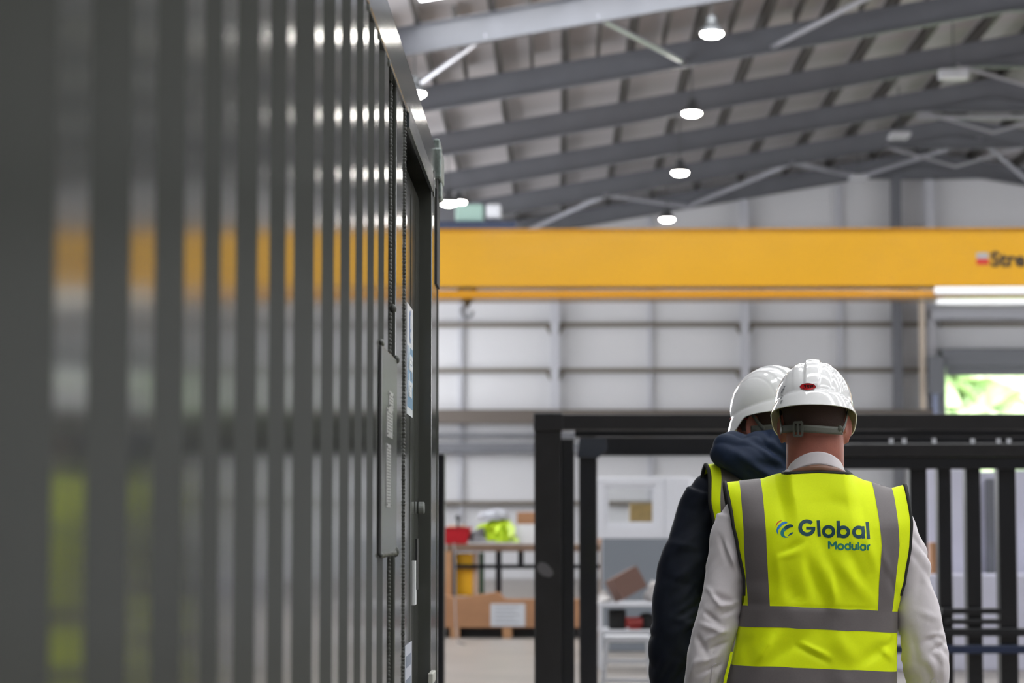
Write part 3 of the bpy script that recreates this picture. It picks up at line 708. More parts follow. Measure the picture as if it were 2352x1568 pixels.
# ------------------------------------------------------------------ people (local frame: x right, +y the way they walk, z up)
def lx(p): return (p - 1872) / 915.0
def lz(p): return 1.46 + (1203 - p) / 915.0
M_skin = mat('skin', S(162, 99, 84), .55, noise_amt=.10, noise_scale=22, bump=.15, bump_scale=220)
M_skin.node_tree.nodes['Principled BSDF'].inputs['Subsurface Weight'].default_value = .06
M_skin.node_tree.nodes['Principled BSDF'].inputs['Subsurface Radius'].default_value = (.012, .004, .002)
M_hair = mat('short_dark_hair', S(60, 42, 36), .8, bump=.6, bump_scale=400)
M_shirt = mat('white_shirt_cotton', S(218, 212, 215), .8, noise_amt=.015, noise_scale=200, bump=.12, bump_scale=900, sheen=.2)
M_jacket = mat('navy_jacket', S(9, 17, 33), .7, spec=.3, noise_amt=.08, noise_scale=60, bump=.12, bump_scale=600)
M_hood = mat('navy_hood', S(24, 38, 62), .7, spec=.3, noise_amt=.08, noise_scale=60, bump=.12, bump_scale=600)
M_vest = mat('hi_vis_yellow', (.80, .95, .006), .62, spec=.2, noise_amt=.02, noise_scale=300, bump=.10, bump_scale=900)
M_tape = mat('reflective_tape', S(110, 104, 104), .5, metal=.15, noise_amt=.05, noise_scale=300)
M_bind = mat('black_binding', S(26, 26, 24), .7)
M_hat = mat('white_hard_hat', S(240, 240, 240), .08, coat=.5)
M_hatin = mat('hat_inside', S(226, 224, 196), .4)  # cream tint paints in the yellow bounce from the vest
M_strap = mat('olive_grey_strap', S(92, 94, 86), .5, bump=.2, bump_scale=500)
M_trouser = mat('dark_trousers', S(30, 34, 44), .8, bump=.15, bump_scale=400)
M_shoe = mat('black_boots', S(24, 22, 22), .4)
M_tie = mat('brown_satin', S(128, 88, 66), .3, sheen=.3)

def fuse(m, name, voxel):
    me = m.mesh(name + '_src'); o = bpy.data.objects.new('tmp', me); COL.objects.link(o)
    md = o.modifiers.new('r', 'REMESH'); md.mode = 'VOXEL'; md.voxel_size = voxel
    s = o.modifiers.new('s', 'SMOOTH'); s.iterations = 4; s.factor = .5
    bpy.context.view_layer.update()
    out = bpy.data.meshes.new_from_object(o.evaluated_get(bpy.context.evaluated_depsgraph_get()))
    bpy.data.objects.remove(o); out.name = name
    for p in out.polygons: p.use_smooth = True
    return out
def mobj(me, name, m, parent):
    o = bpy.data.objects.new(name, me); COL.objects.link(o); me.materials.clear(); me.materials.append(m); o.parent = parent
    for p in me.polygons: p.use_smooth = True
    return o
def fold_sum(x, z, folds):
    """folds: (x0,z0,x1,z1,width,amp) ridges / valleys with soft ends"""
    d = 0
    for x0, z0, x1, z1, w_, a in folds:
        if x < min(x0, x1) - 3 * w_ or x > max(x0, x1) + 3 * w_ or z < min(z0, z1) - 3 * w_ or z > max(z0, z1) + 3 * w_: continue
        dx, dz = x1 - x0, z1 - z0; L2 = dx * dx + dz * dz
        t = ((x - x0) * dx + (z - z0) * dz) / L2
        tc = max(0, min(1, t)); px, pz = x - x0 - tc * dx, z - z0 - tc * dz
        q = (px * px + pz * pz) / (w_ * w_)
        taper = min(1, .25 + 2.2 * min(tc, 1 - tc))
        d += a * taper * math.exp(-q)
    return d

VL = [(.84, -.232), (1.061, -.223), (1.124, -.210), (1.179, -.199), (1.245, -.191), (1.267, -.183), (1.321, -.1825), (1.409, -.199), (1.463, -.210), (1.562, -.226)]
VR = [(.84, .205), (1.061, .197), (1.135, .198), (1.19, .200), (1.288, .203), (1.321, .212), (1.409, .227), (1.463, .231), (1.551, .224)]
SHZ = [(-.226, 1.564), (-.139, 1.572), (-.085, 1.588), (0, 1.592), (.08, 1.588), (.128, 1.568), (.189, 1.549), (.224, 1.557)]
TH = [(.84, .150), (1.0, .145), (1.2, .142), (1.35, .142), (1.45, .132), (1.52, .115), (1.58, .10)]
ZB = .80
def make_vest_fn(folds, nseed, ws=1.0):
    def zs(u):
        x = u * .226; return interp(SHZ, x)
    def P(u, v, side):
        nm = 1 - sst(.064, .105, abs(u * .226))
        top = zs(u) - (.11 * nm * (1 - (u * .226 / .09) ** 2 * .8) if side > 0 else .004 * nm)
        z = ZB + (top - ZB) * v
        xl, xr = interp(VL, z), interp(VR, z)
        x = xl + (xr - xl) * (u + 1) / 2
        k = 1 - .2 * sst(1.24, 1.30, z)
        p = max(0, 1 - k * abs(u) ** 2.8) ** (1 / 2.4)
        c = math.sqrt(max(0, 1 - v ** 9)); c = c * (1 - nm) + (.80 + .20 * c) * nm
        y = side * interp(TH, z) * p * c
        yoff = -.012 * sst(1.3, 1.5, z) + .0
        if side < 0:
            y -= fold_sum(x, z, folds) * min(1, p * 1.3)
        n_ = noise.noise(Vector((x * 9 + nseed, z * 5, side))) * .006 + noise.noise(Vector((x * 24 + nseed, z * 12, side))) * .0016
        y += side * n_ * p
        # shoulder blades and the hollow of the spine
        if side < 0: y -= .010 * math.exp(-((abs(x) - .095) / .05) ** 2 - ((z - 1.42) / .09) ** 2) - .006 * math.exp(-(x / .03) ** 2 - ((z - 1.35) / .15) ** 2)
        return Vector((x * (ws + (.10 * (1 - sst(1.45, 1.56, z)) if ws < 1 else 0)), y + yoff, z))
    return P, zs
def vparam(zs, u, z, side=-1):
    return (z - ZB) / (zs(u) - ZB)
def vlist(n):
    return [1 - (1 - s / n) ** 2 * .35 - (1 - s / n) * .65 for s in range(n + 1)]

def sleeve(m, pts, radii, seed, amp, seg=56, sub=16, flat=.92, dirs=1):
    """loft through shoulder-elbow-wrist points with cloth folds"""
    P = [Vector(p) for p in pts]; n = len(P) - 1; rings = n * sub; n0 = len(m.v)
    up = None
    for i in range(rings + 1):
        t = i / sub; k = min(int(t), n - 1); f = t - k
        p0, p1, p2, p3 = P[max(k - 1, 0)], P[k], P[k + 1], P[min(k + 2, n)]
        c = .5 * ((2 * p1) + (p2 - p0) * f + (2 * p0 - 5 * p1 + 4 * p2 - p3) * f * f + (3 * p1 - p0 - 3 * p2 + p3) * f ** 3)
        d = ((p2 - p0) * (1 - f) + (p3 - p1) * f).normalized()
        r = radii[k] + (radii[k + 1] - radii[k]) * f
        a = d.cross(Vector((0, 1, 0))).normalized(); b = a.cross(d).normalized()
        for s in range(seg):
            an = 2 * PI * s / seg
            q = c + (a * math.cos(an) + b * math.sin(an) * flat) * r
            # diagonal cloth ridges, sharpened
            w1 = noise.noise(Vector((q.x * 7 + seed, q.y * 7, q.z * 7)))
            ph = (q.z * 1.0 + dirs * q.x * .9) * 62 + 5.5 * w1 + seed
            sr = (abs(math.sin(ph)) ** .8 - .5)
            msk = sst(-.15, .35, noise.noise(Vector((q.x * 11 + 3 * seed, q.y * 8, q.z * 9 + seed))))
            sf = noise.noise(Vector((q.x * 16, q.y * 12, q.z * 13 + seed * 2)))
            off = amp * (sr * msk * 1.0 + sf * .9)
            m.v.append(q + (q - c).normalized() * off)
    for i in range(rings):
        for s in range(seg):
            q = (s + 1) % seg
            m.face((n0 + i * seg + s, n0 + i * seg + q, n0 + (i + 1) * seg + q, n0 + (i + 1) * seg + s))
    m.face([n0 + s for s in range(seg)][::-1]); m.face([n0 + rings * seg + s for s in range(seg)])

def hand(m, w_, d, side):
    """w_ wrist point, hanging hand, slightly curled; side -1 left, +1 right (thumb forward)"""
    w_ = Vector(w_)
    pc = w_ + Vector((side * .004, .012, -.055))
    m.tube([w_ + Vector((0, 0, .03)), w_, w_ + Vector((0, .006, -.03))], [.027, .026, .027], 14)
    m.ball(pc, (.016, .041, .050))
    for i, (oy, L) in enumerate(((.033, .072), (.012, .082), (-.010, .077), (-.030, .060))):
        b = w_ + Vector((side * .002, .012 + oy, -.092)); cur = -side
        p1 = b + Vector((cur * .004, .001, -L * .42)); p2 = p1 + Vector((cur * .014, .001, -L * .30)); p3 = p2 + Vector((cur * .018, 0, -L * .20))
        m.tube([b + Vector((0, 0, .02)), b, p1, p2, p3], [.0095, .0098, .009, .0082, .0062], 10)
        m.ball(p3, .0064, seg=10, rows=6)
    b = w_ + Vector((-side * .004, .040, -.035))
    p1 = b + Vector((-side * .010, .022, -.028)); p2 = p1 + Vector((-side * .010, .008, -.026))
    m.tube([w_ + Vector((0, .015, -.012)), b, p1, p2], [.013, .014, .011, .009], 10); m.ball(p2, .009, seg=10, rows=6)

def person(name, label, loc, rotz, scale, pose, folds, vseed, upper, head_yaw, hood, glasses, logo):
    t = thing(name, label, 'person', loc, rotz, None); t.scale = (scale,) * 3
    RH = Matrix.Rotation(head_yaw, 3, 'Z')
    hc = Vector((pose.get('hx', 0), .015, 1.715 + pose.get('hz', 0)))
    def H(p): return hc + RH @ Vector(p)
    # ---- body: one continuous surface
    m = MB()
    m.ball(hc + Vector((0, 0, .02)), (.076, .096, .108), RH, 32, 20)                  # skull
    m.ball(H((0, .035, -.045)), (.058, .062, .075), RH)                               # face / jaw
    m.ball(H((0, .070, -.092)), (.026, .020, .022), RH)                               # chin
    m.ball(H((0, .098, -.018)), (.011, .020, .012), RH); m.ball(H((0, .088, .005)), (.009, .014, .026), RH)   # nose
    m.ball(H((0, .085, .030)), (.052, .014, .010), RH)                                # brow
    m.ball(H((0, .090, -.052)), (.022, .010, .005), RH); m.ball(H((0, .088, -.062)), (.020, .010, .006), RH)  # lips
    for s in (-1, 1):
        m.ball(H((s * .031, .083, .012)), (.013, .010, .009), RH)                     # eyes
        m.ball(H((s * .040, .070, -.020)), (.020, .018, .016), RH)                    # cheeks
        E = RH @ Matrix.Rotation(s * -.38, 3, 'Z')
        ec = H((s * .080, -.004, -.018))
        m.ball(ec, (.005, .016, .027), E, 16, 10)
        pts = [ec + E @ Vector((s * .006, .017 * math.cos(a) - .004, .030 * math.sin(a) + .004)) for a in [-.9 + k * .38 for k in range(13)]]
        m.tube(pts, .0045, 8)
        m.ball(ec + E @ Vector((0, .004, -.028)), (.006, .008, .008), E, 12, 8)
    m.loft([(0, 0, 1.50, .10, .065), (0, 0, 1.555, .070, .056), (hc.x * .5, -.004, 1.595, .072, .066), (hc.x * .8, .0, 1.64, .0725, .072), (hc.x, .004, hc.z - .025, .071, .078), (hc.x, .01, hc.z + .005, .066, .07)], 36)
    m.loft([(0, 0, .86, .13, .09), (0, 0, .95, .15, .10), (0, 0, 1.1, .14, .095), (0, 0, 1.3, .155, .105), (0, 0, 1.42, .155, .095), (0, 0, 1.48, .14, .075), (0, 0, 1.53, .08, .055)], 36)
    for side, key in ((-1, 'L'), (1, 'R')):
        A = [Vector(p) for p in pose[key]]
        m.tube([A[0] * .97 + Vector((0, 0, .03))] + A[:-1] + [A[-1]], [.045, .048] + [.040] * (len(A) - 3) + [.032, .026], 16)
        hand(m, A[-1] + Vector((0, 0, -.03)), 0, side)
        m.tube([(side * .085, 0, .92), (side * .09, pose['leg'][0 if side < 0 else 1] * .4, .52), (side * .09, pose['leg'][0 if side < 0 else 1], .12), (side * .09, pose['leg'][0 if side < 0 else 1], .04)], [.078, .055, .038, .036], 16)
    body = mobj(fuse(m, 'body', .0045), 'body', M_skin, t)
    # hair: short cap on the back and sides of the skull
    m = MB()
    def hf(u, v):
        a = PI * .5 + (u - .5) * 1.5 * PI + PI; e = -.42 + v * (PI / 2 + .38)
        return H((.0785 * math.cos(e) * math.cos(a), .0985 * math.cos(e) * math.sin(a), .022 + .11 * math.sin(e)))
    m.grid(hf, 40, 20); m.build('hair', M_hair, t, smooth=True, solid=.003)
    # ---- trousers and boots
    m = MB(); lg = pose['leg']
    m.loft([(0, 0, .80, .155, .112), (0, 0, .90, .172, .120), (0, 0, 1.0, .168, .115), (0, 0, 1.05, .16, .11)], 40)
    for side, yo in ((-1, lg[0]), (1, lg[1])):
        sleeve(m, [(side * .085, 0, .90), (side * .092, yo * .15, .75), (side * .095, yo * .4, .52), (side * .095, yo * .75, .30), (side * .095, yo, .08)], [.095, .092, .072, .066, .062], vseed + side, .004, 40, 10, 1.0)
    mobj(fuse(m, 'trousers', .006), 'trousers', M_trouser, t)
    for side, yo in ((-1, lg[0]), (1, lg[1])):
        m = MB(); X = side * .097
        m.loft([(X, yo + .05, .003, .046, .135), (X, yo + .05, .02, .050, .142), (X, yo + .045, .045, .049, .135), (X, yo + .02, .075, .046, .105), (X, yo, .10, .046, .07), (X, yo, .15, .048, .06)], 28, 2.4)
        m.build('boot', M_shoe, t, smooth=True)
    # ---- shirt or jacket: torso and sleeves, one cloth surface
    m = MB(); th = pose.get('th', 1.0)
    m.loft([(0, 0, .84, .175 * th, .118), (0, 0, 1.0, .170 * th, .116), (0, 0, 1.2, .165 * th, .118), (0, -.004, 1.35, .172 * th, .122), (0, -.008, 1.45, .19 * th, .112), (0, -.010, 1.51, .185 * th, .090), (0, -.010, 1.545, .125, .074), (0, -.008, 1.575, .085, .066), (0, -.006, 1.597, .074, .064)], 48, 2.3)
    for side, key in ((-1, 'L'), (1, 'R')):
        A = pose[key]; R = pose['r' + key]
        m.ball(Vector(A[0]) + Vector((-side * .012, 0, .0)), (R[0] * 1.02, R[0] * 1.0, R[0] * .95))
        sleeve(m, A, R, vseed * 1.7 + side * 2.3, pose['amp'], 60, 18, .95, side)
    me = fuse(m, 'upper', .0042)
    me.calc_loop_triangles(); nrm = [v.normal.copy() for v in me.vertices]
    for v, n_ in zip(me.vertices, nrm):
        f = fold_sum(v.co.x, v.co.z, pose['sf']) * max(0, -n_.y)
        v.co += n_ * f
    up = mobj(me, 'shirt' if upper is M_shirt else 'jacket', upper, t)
    for side, key in ((-1, 'L'), (1, 'R')):   # cuffs, placket
        A = [Vector(p) for p in pose[key]]; d = (A[-1] - A[-2]).normalized(); R = pose['r' + key][-1]
        m = MB().tube([A[-1] - d * .055, A[-1] - d * .05, A[-1] + d * .012, A[-1] + d * .014], [R * .96, R * 1.08, R * 1.04, R * .92], 28); m.build('cuff', upper, up, smooth=True)
    ub = BVHTree.FromPolygons([v.co.copy() for v in me.vertices], [tuple(p.vertices) for p in me.polygons])
    if upper is M_shirt:      # sleeve plackets near the cuffs
        for x0_, y0_, sl in ((1632, 1519, -.10), (2128, 1553, .08)):
            def plk(u, v):
                x = lx(x0_ + 18 * (u - .5) * (min(1, .1 + v * 9)) + 9) + sl * (lz(y0_) - lz(y0_ + 60 * v)); z = lz(y0_ + 60 * v)
                h = ub.ray_cast(Vector((x, -1, z)), Vector((0, 1, 0)))
                return h[0] + Vector((0, -.0016, 0)) if h[0] else Vector((x, 0, z))
            MB().grid(plk, 6, 24).build('sleeve_placket', upper, up, smooth=True, solid=.0015)
    # ---- vest
    P, zs = make_vest_fn(folds, vseed, pose.get('ws', 1.0))
    NU, NV = 150, 210; vl = vlist(NV)
    m = MB()
    W = NU + 1
    for side in (-1, 1):
        n0 = len(m.v)
        for v in vl:
            for i in range(W): m.v.append(P(-1 + 2 * i / NU, v, side))
        for j in range(NV):
            for i in range(NU):
                m.face((n0 + j * W + i, n0 + j * W + i + 1, n0 + (j + 1) * W + i + 1, n0 + (j + 1) * W + i))
    me = m.mesh('vest'); bm = bmesh.new(); bm.from_mesh(me); bmesh.ops.remove_doubles(bm, verts=bm.verts, dist=.0004); bmesh.ops.recalc_face_normals(bm, faces=bm.faces); bm.to_mesh(me); bm.free()
    vest = mobj(me, 'hi_vis_vest', M_vest, t); md = vest.modifiers.new('s', 'SOLIDIFY'); md.thickness = .0016; md.offset = 0
    def Poff(u, v, side, off):
        p = P(u, v, side); e = .004
        a = P(min(u + e, 1), v, side) - P(max(u - e, -1), v, side); b = P(u, min(v + e, 1), side) - P(u, max(v - e, 0), side)
        n_ = a.cross(b)
        if n_.length < 1e-9: n_ = Vector((0, side, 0))
        n_.normalize()
        if n_.y * side < 0: n_ = -n_
        return p + n_ * off
    def u_of(x, z):
        xl, xr = interp(VL, z), interp(VR, z); return max(-1, min(1, (x - xl) / (xr - xl) * 2 - 1))
    def tape_v(tab, name):
        for side in (-1, 1):
            m = MB(); n0 = 0; N = 150
            z0 = 1.222
            for j in range(N + 1):
                zt = z0 + (1.60 - z0) * (1 - (1 - j / N) ** 1.6)
                for i in range(15):
                    f = i / 14
                    x = interp(tab[0], zt) * (1 - f) + interp(tab[1], zt) * f
                    u = u_of(x, min(zt, 1.57)); v = min(1, vparam(zs, u, zt)); m.v.append(Poff(u, v, side, .0016))
            for j in range(N):
                for i in range(14): m.face((j * 15 + i, j * 15 + i + 1, (j + 1) * 15 + i + 1, (j + 1) * 15 + i))
            m.build(name, M_tape, vest, smooth=True)
    tape_v(([(1.22, -.172), (1.409, -.184), (1.57, -.191)], [(1.22, -.123), (1.409, -.132), (1.57, -.138)]), 'reflective_tape')
    tape_v(([(1.22, .138), (1.30, .141), (1.409, .149), (1.57, .138)], [(1.22, .173), (1.26, .180), (1.32, .186), (1.409, .196), (1.57, .189)]), 'reflective_tape')
    for zlo, zhi in pose['bands']:
        m = MB(); N = 220
        for side in (-1, 1):
            n0 = len(m.v)
            for i in range(N + 1):
                u = -1 + 2 * i / N
                zo = .007 * math.cos(u * 1.5 + .25) - .005 - .006 * u
                for j in range(9):
                    z = zlo + (zhi - zlo) * j / 8 + zo; m.v.append(Poff(u, vparam(zs, u, z), side, .0014))
            for i in range(N):
                for j in range(8): m.face((n0 + i * 9 + j, n0 + i * 9 + j + 1, n0 + (i + 1) * 9 + j + 1, n0 + (i + 1) * 9 + j))
        m.build('reflective_tape', M_tape, vest, smooth=True)
    # black binding round armholes and neck
    for s in (-1, 1):
        m = MB(); vs = [vparam(zs, s, z) for z in [1.285 + k * .004 for k in range(68)] if vparam(zs, s, z) < .999] + [.9995]
        pts = [P(s, v, -1) for v in vs] + [P(s, v, 1) for v in vs[::-1]]
        m.tube(pts, .0055, 8); m.build('edge_binding', M_bind, vest, smooth=True)
    for side in (-1, 1):
        pts = [P(-.37 + .74 * k / 30, 1.0, side) for k in range(31)]
        MB().tube(pts, .0048, 8).build('neck_binding', M_bind, vest, smooth=True)
    bvh = BVHTree.FromPolygons([v.co.copy() for v in me.vertices], [tuple(p.vertices) for p in me.polygons])
    if logo: build_logo(vest, bvh)
    # ---- hard hat
    tilt = Matrix.Rotation(pose['tilt'], 3, 'X'); HM = RH @ tilt
    ho = hc + Vector((pose.get('hatx', 0), 0, .034))
    hat = hard_hat(t, ho, HM, logo, hc, RH)
    # ---- neckwear
    if not hood:
        m = MB()
        def cf(u, v):
            a = 2 * PI * u; fr = .5 + .5 * math.sin(a)      # 1 at the front
            zb = 1.608 - .056 * fr; zt = 1.639 - .045 * fr
            rx = .0795 - .0115 * v; ry = .074 - .008 * v
            x = rx * math.cos(a); z = zb + (zt - zb) * v - .012 * (x / .08) ** 2 * v - .014 * (x / .08) ** 2
            return (x + .001, -.006 + ry * math.sin(a) * (1 if math.sin(a) < 0 else 1.1), z)
        m.grid(cf, 72, 8, closed=True); m.build('collar', M_shirt, up, smooth=True, solid=.004)
        m = MB(); pts = []
        for k in range(49):
            a = 2 * PI * k / 48; fr = .5 + .5 * math.sin(a); x = .083 * math.cos(a)
            pts.append((x + .001, -.008 + .081 * math.sin(a), 1.5985 - .046 * fr - .010 * (x / .08) ** 2 + .001 * math.sin(k * 1.1)))
        m.tube(pts[:-1] + [pts[0]], .0085, 10); m.build('neck_scarf', M_tie, t, smooth=True, label='brown satin band under the collar')
    else:
        m = MB()
        pts = [(.105 * math.cos(a) - .0, -.022 + .088 * math.sin(a), 1.558 + .0 * math.sin(a)) for a in [PI * .0 + k * PI * 2 / 40 for k in range(41)]]
        m.tube(pts, .036, 16)
        m.ball((-.012, -.085, 1.580), (.165, .080, .078), None, 48, 30)
        m.ball((-.085, -.085, 1.590), (.085, .060, .052), None, 32, 20)
        m.ball((-.125, -.06, 1.595), (.072, .062, .056), None, 32, 20)
        m.ball((.045, -.085, 1.588), (.095, .060, .056), None, 32, 20)
        m.ball((.0, -.125, 1.54), (.10, .045, .055), None, 32, 20)
        me = fuse(m, 'hood', .0045)
        nr = [v.normal.copy() for v in me.vertices]
        hf_ = [(-.15, 1.66, .06, 1.53, .012, -.010), (-.10, 1.68, .12, 1.60, .010, -.009), (-.07, 1.70, .10, 1.50, .014, .010), (-.16, 1.60, -.02, 1.50, .012, .009), (-.04, 1.70, -.055, 1.63, .007, -.012), (.02, 1.62, .10, 1.54, .009, -.008), (-.12, 1.57, 0, 1.55, .01, -.006)]
        for v, n_ in zip(me.vertices, nr):
            q = v.co; ph = (q.z + q.x * .7) * 60 + 4 * noise.noise(q * 9)
            v.co += n_ * (fold_sum(q.x, q.z, hf_) * 1.5 * max(0, -n_.y) + .004 * (abs(math.sin(ph)) - .5) + noise.noise(q * 22) * .006)
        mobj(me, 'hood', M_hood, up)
    if glasses:
        m = MB()
        for s in (-1, 1):
            m.tube([H((s * .079, -.005, .008)), H((s * .080, .04, .012)), H((s * .074, .085, .012))], .0028, 8)
        g_ = m.build('safety_glasses', mat('red_glasses_arm', S(150, 24, 28), .35), t, smooth=True, label='safety glasses with red arms')
        m = MB()
        m.grid(lambda u, v: tuple(H((.072 * math.sin((u - .5) * 2.3), .102 * math.cos((u - .5) * 1.5) + .004, -.012 + .038 * v))), 24, 4)
        m.build('lens', mat('smoke_lens', S(60, 60, 64), .1, trans=.5), g_, smooth=True, solid=.002)
    return t

def hard_hat(parent, o, R, logo, hc, RH):
    RX, RY = .0985, .126
    def prof(a, s):
        ca, sa = math.cos(a), math.sin(a)      # a = 0 at +x, pi/2 at the front
        front = max(0, sa)
        back = max(0, -sa); zl = 0; dp = .021 + .021 * back ** 1.5 + .022 * sst(-.05, .45, sa)   # ledge height, depth of the band below it
        if s < .28:                            # flared band
            f = s / .28
            fl = (.0085 + .003 * back) * (1 - f) ** .7 + .001
            pk = (front ** 2.2) * .042 * (1 - f) ** .8
            z = -dp * (1 - f)
            r = (RX + fl, RY + fl + pk)
        else:
            f = (s - .28) / .72; q = f * PI / 2
            cq = math.cos(q) ** .93 if f < 1 else 0
            r = (RX * cq, RY * cq); z = zl + .003 + .115 * math.sin(q)
        p = Vector((r[0] * ca, r[1] * sa, z))
        if s > .28:
            x = abs(p.x); k = sst(0, .02, z - zl)
            nrm = Vector((p.x / RX ** 2, p.y / RY ** 2, (z - zl) / .115 ** 2)).normalized()
            d = .0050 * (1 - sst(.015, .020, x)) + .0020 * (sst(.026, .032, x) - sst(.044, .051, x)) - .0008 * math.exp(-((x - .0235) / .0016) ** 2) - .0008 * math.exp(-((x - .068) / .0014) ** 2)
            p += nrm * d * k * sst(-.13, -.09, p.y) if abs(p.x) > .02 else nrm * d * k
        return p
    m = MB(); N, M_ = 180, 90
    for j in range(M_ + 1):
        s = j / M_
        for i in range(N): m.v.append(o + R @ prof(2 * PI * i / N, s))
    for j in range(M_):
        for i in range(N):
            q = (i + 1) % N; m.face((j * N + i, j * N + q, (j + 1) * N + q, (j + 1) * N + i))
    me = m.mesh('hard_hat'); bm = bmesh.new(); bm.from_mesh(me); bmesh.ops.remove_doubles(bm, verts=bm.verts, dist=.0003); bmesh.ops.recalc_face_normals(bm, faces=bm.faces); bm.to_mesh(me); bm.free()
    hat = mobj(me, 'hard_hat', M_hat, parent); me.materials.append(M_hatin)
    md = hat.modifiers.new('s', 'SOLIDIFY'); md.thickness = .0026; md.offset = -1; md.material_offset = 1
    # headband strap round the nape with buckle and side arms
    def sp(a, z, off=0): return hc + RH @ Vector(((.0835 + off) * math.cos(a), (.105 + off) * math.sin(a), z))
    m = MB()
    m.grid(lambda u, v: tuple(sp(PI * (1.02 + .80 * u), -.030 + .003 * math.sin(u * 5) + .019 * v, .002)), 60, 3)
    st = m.build('nape_strap', M_strap, hat, smooth=True, solid=.002)
    m = MB()
    for a0, a1 in ((1.93, 1.80), (1.03, 1.17)):
        m.grid(lambda u, v: tuple(sp(PI * (a0 + (a1 - a0) * u * .9) , -.028 + .045 * (1 - u) ** 1.2 * 1.0 + .014 * v, .003)), 14, 2)
    m.build('side_arm', M_strap, hat, smooth=True, solid=.002)
    m = MB(); a0 = PI * 1.365
    for da, dz, wa_, wz in ((-.13, 0, .020, .034), (.13, 0, .020, .034), (0, .017, .24, .006), (0, -.017, .24, .006), (0, 0, .05, .03)):
        m.grid(lambda u, v: tuple(sp(a0 + da + (u - .5) * (wa_ if wa_ > .1 else .05), -.020 + dz + (v - .5) * wz, .006)), 6, 2)
    m.build('buckle', M_strap, hat, smooth=False, solid=.0035)
    m = MB(); b0 = sp(PI * 1.77, -.018, .004)
    m.ball(b0, (.007, .005, .008), None, 14, 8); m.build('ratchet_knob', M_strap, hat, smooth=True)
    # suspension band inside the shell
    m = MB(); m.grid(lambda u, v: tuple(o + R @ Vector((.088 * math.cos(2 * PI * u), .114 * math.sin(2 * PI * u), -.010 + .02 * v))), 60, 2, closed=True)
    m.build('inner_band', M_strap, hat, smooth=True, solid=.0015)
    if logo:
        bvh = BVHTree.FromPolygons([v.co.copy() for v in me.vertices], [tuple(p.vertices) for p in me.polygons])
        def onhat(x, z, off):
            hit = bvh.ray_cast(Vector((x, -1, z)), Vector((0, 1, 0)))
            p, n_ = hit[0], hit[1]
            if n_.y > 0: n_ = -n_
            return p + n_ * off
        cx, cz = lx(1849.5), lz(893)
        m = MB(); K = 40
        m.v.append(onhat(cx, cz, .002)); 
        for ring in (.5, 1.0):
            for k in range(K):
                a = 2 * PI * k / K; m.v.append(onhat(cx + .0188 * ring * math.cos(a), cz + .0086 * ring * math.sin(a), .002))
        for k in range(K):
            q = (k + 1) % K; m.face((0, 1 + k, 1 + q)); m.face((1 + k, 1 + K + k, 1 + K + q, 1 + q))
        m.build('badge', mat('badge_red', S(204, 24, 34), .3), hat, smooth=True)
        m = MB()
        for k in range(K):
            a = 2 * PI * k / K
            for rr in (.93, 1.0): m.v.append(onhat(cx + .0188 * rr * math.cos(a), cz + .0086 * rr * math.sin(a), .0026))
        for k in range(K):
            q = (k + 1) % K; m.face((2 * k, 2 * k + 1, 2 * q + 1, 2 * q))
        m.build('badge_rim', mat('badge_dark_red', S(110, 12, 20), .4), hat, smooth=True)
        # J S P strokes
        m = MB(); u_ = .0042
        def st_(pts, w_=.0020):
            pts = [(cx + x + (z) * .18, cz + z) for x, z in pts]
            for (xa, za), (xb, zb) in zip(pts, pts[1:]):
                L = math.hypot(xb - xa, zb - za); ex, ez = (xb - xa) / L * w_ * .5, (zb - za) / L * w_ * .5
                n0 = len(m.v)
                for X, Z in ((xa - ex - ez, za - ez + ex), (xb + ex - ez, zb + ez + ex), (xb + ex + ez, zb + ez - ex), (xa - ex + ez, za - ez - ex)): m.v.append(onhat(X, Z, .0029))
                m.face((n0, n0 + 1, n0 + 2, n0 + 3))
        h = .0037
        st_([(-.0075, h), (-.0058, h), (-.0058, -h), (-.0105, -h), (-.0105, -h * .3)])
        st_([(.0028, h), (-.0022, h), (-.0022, 0), (.0028, 0), (.0028, -h), (-.0022, -h)])
        st_([(.0064, -h), (.0064, h), (.0112, h), (.0112, 0), (.0064, 0)])
        m.build('badge_lettering', mat('badge_black', S(20, 10, 12), .4), hat)
        # small dark sticker marks on the left side of the shell
        m = MB()
        for i, (px, py) in enumerate(((1793, 905), (1791, 918), (1797, 897), (1789, 930))):
            for k in range(3):
                z = lz(py - k * 3)
                c0 = lx(px + k * 1.2); n0 = len(m.v)
                try:
                    q = [onhat(c0, z, .0012), onhat(c0 + .004, z + .0008, .0012), onhat(c0 + .004, z + .0026, .0012), onhat(c0, z + .0018, .0012)]
                except Exception: continue
                m.v += q; m.face((n0, n0 + 1, n0 + 2, n0 + 3))
        m.build('shell_print', mat('grey_hat_print', S(110, 112, 116), .5), hat)
    return hat

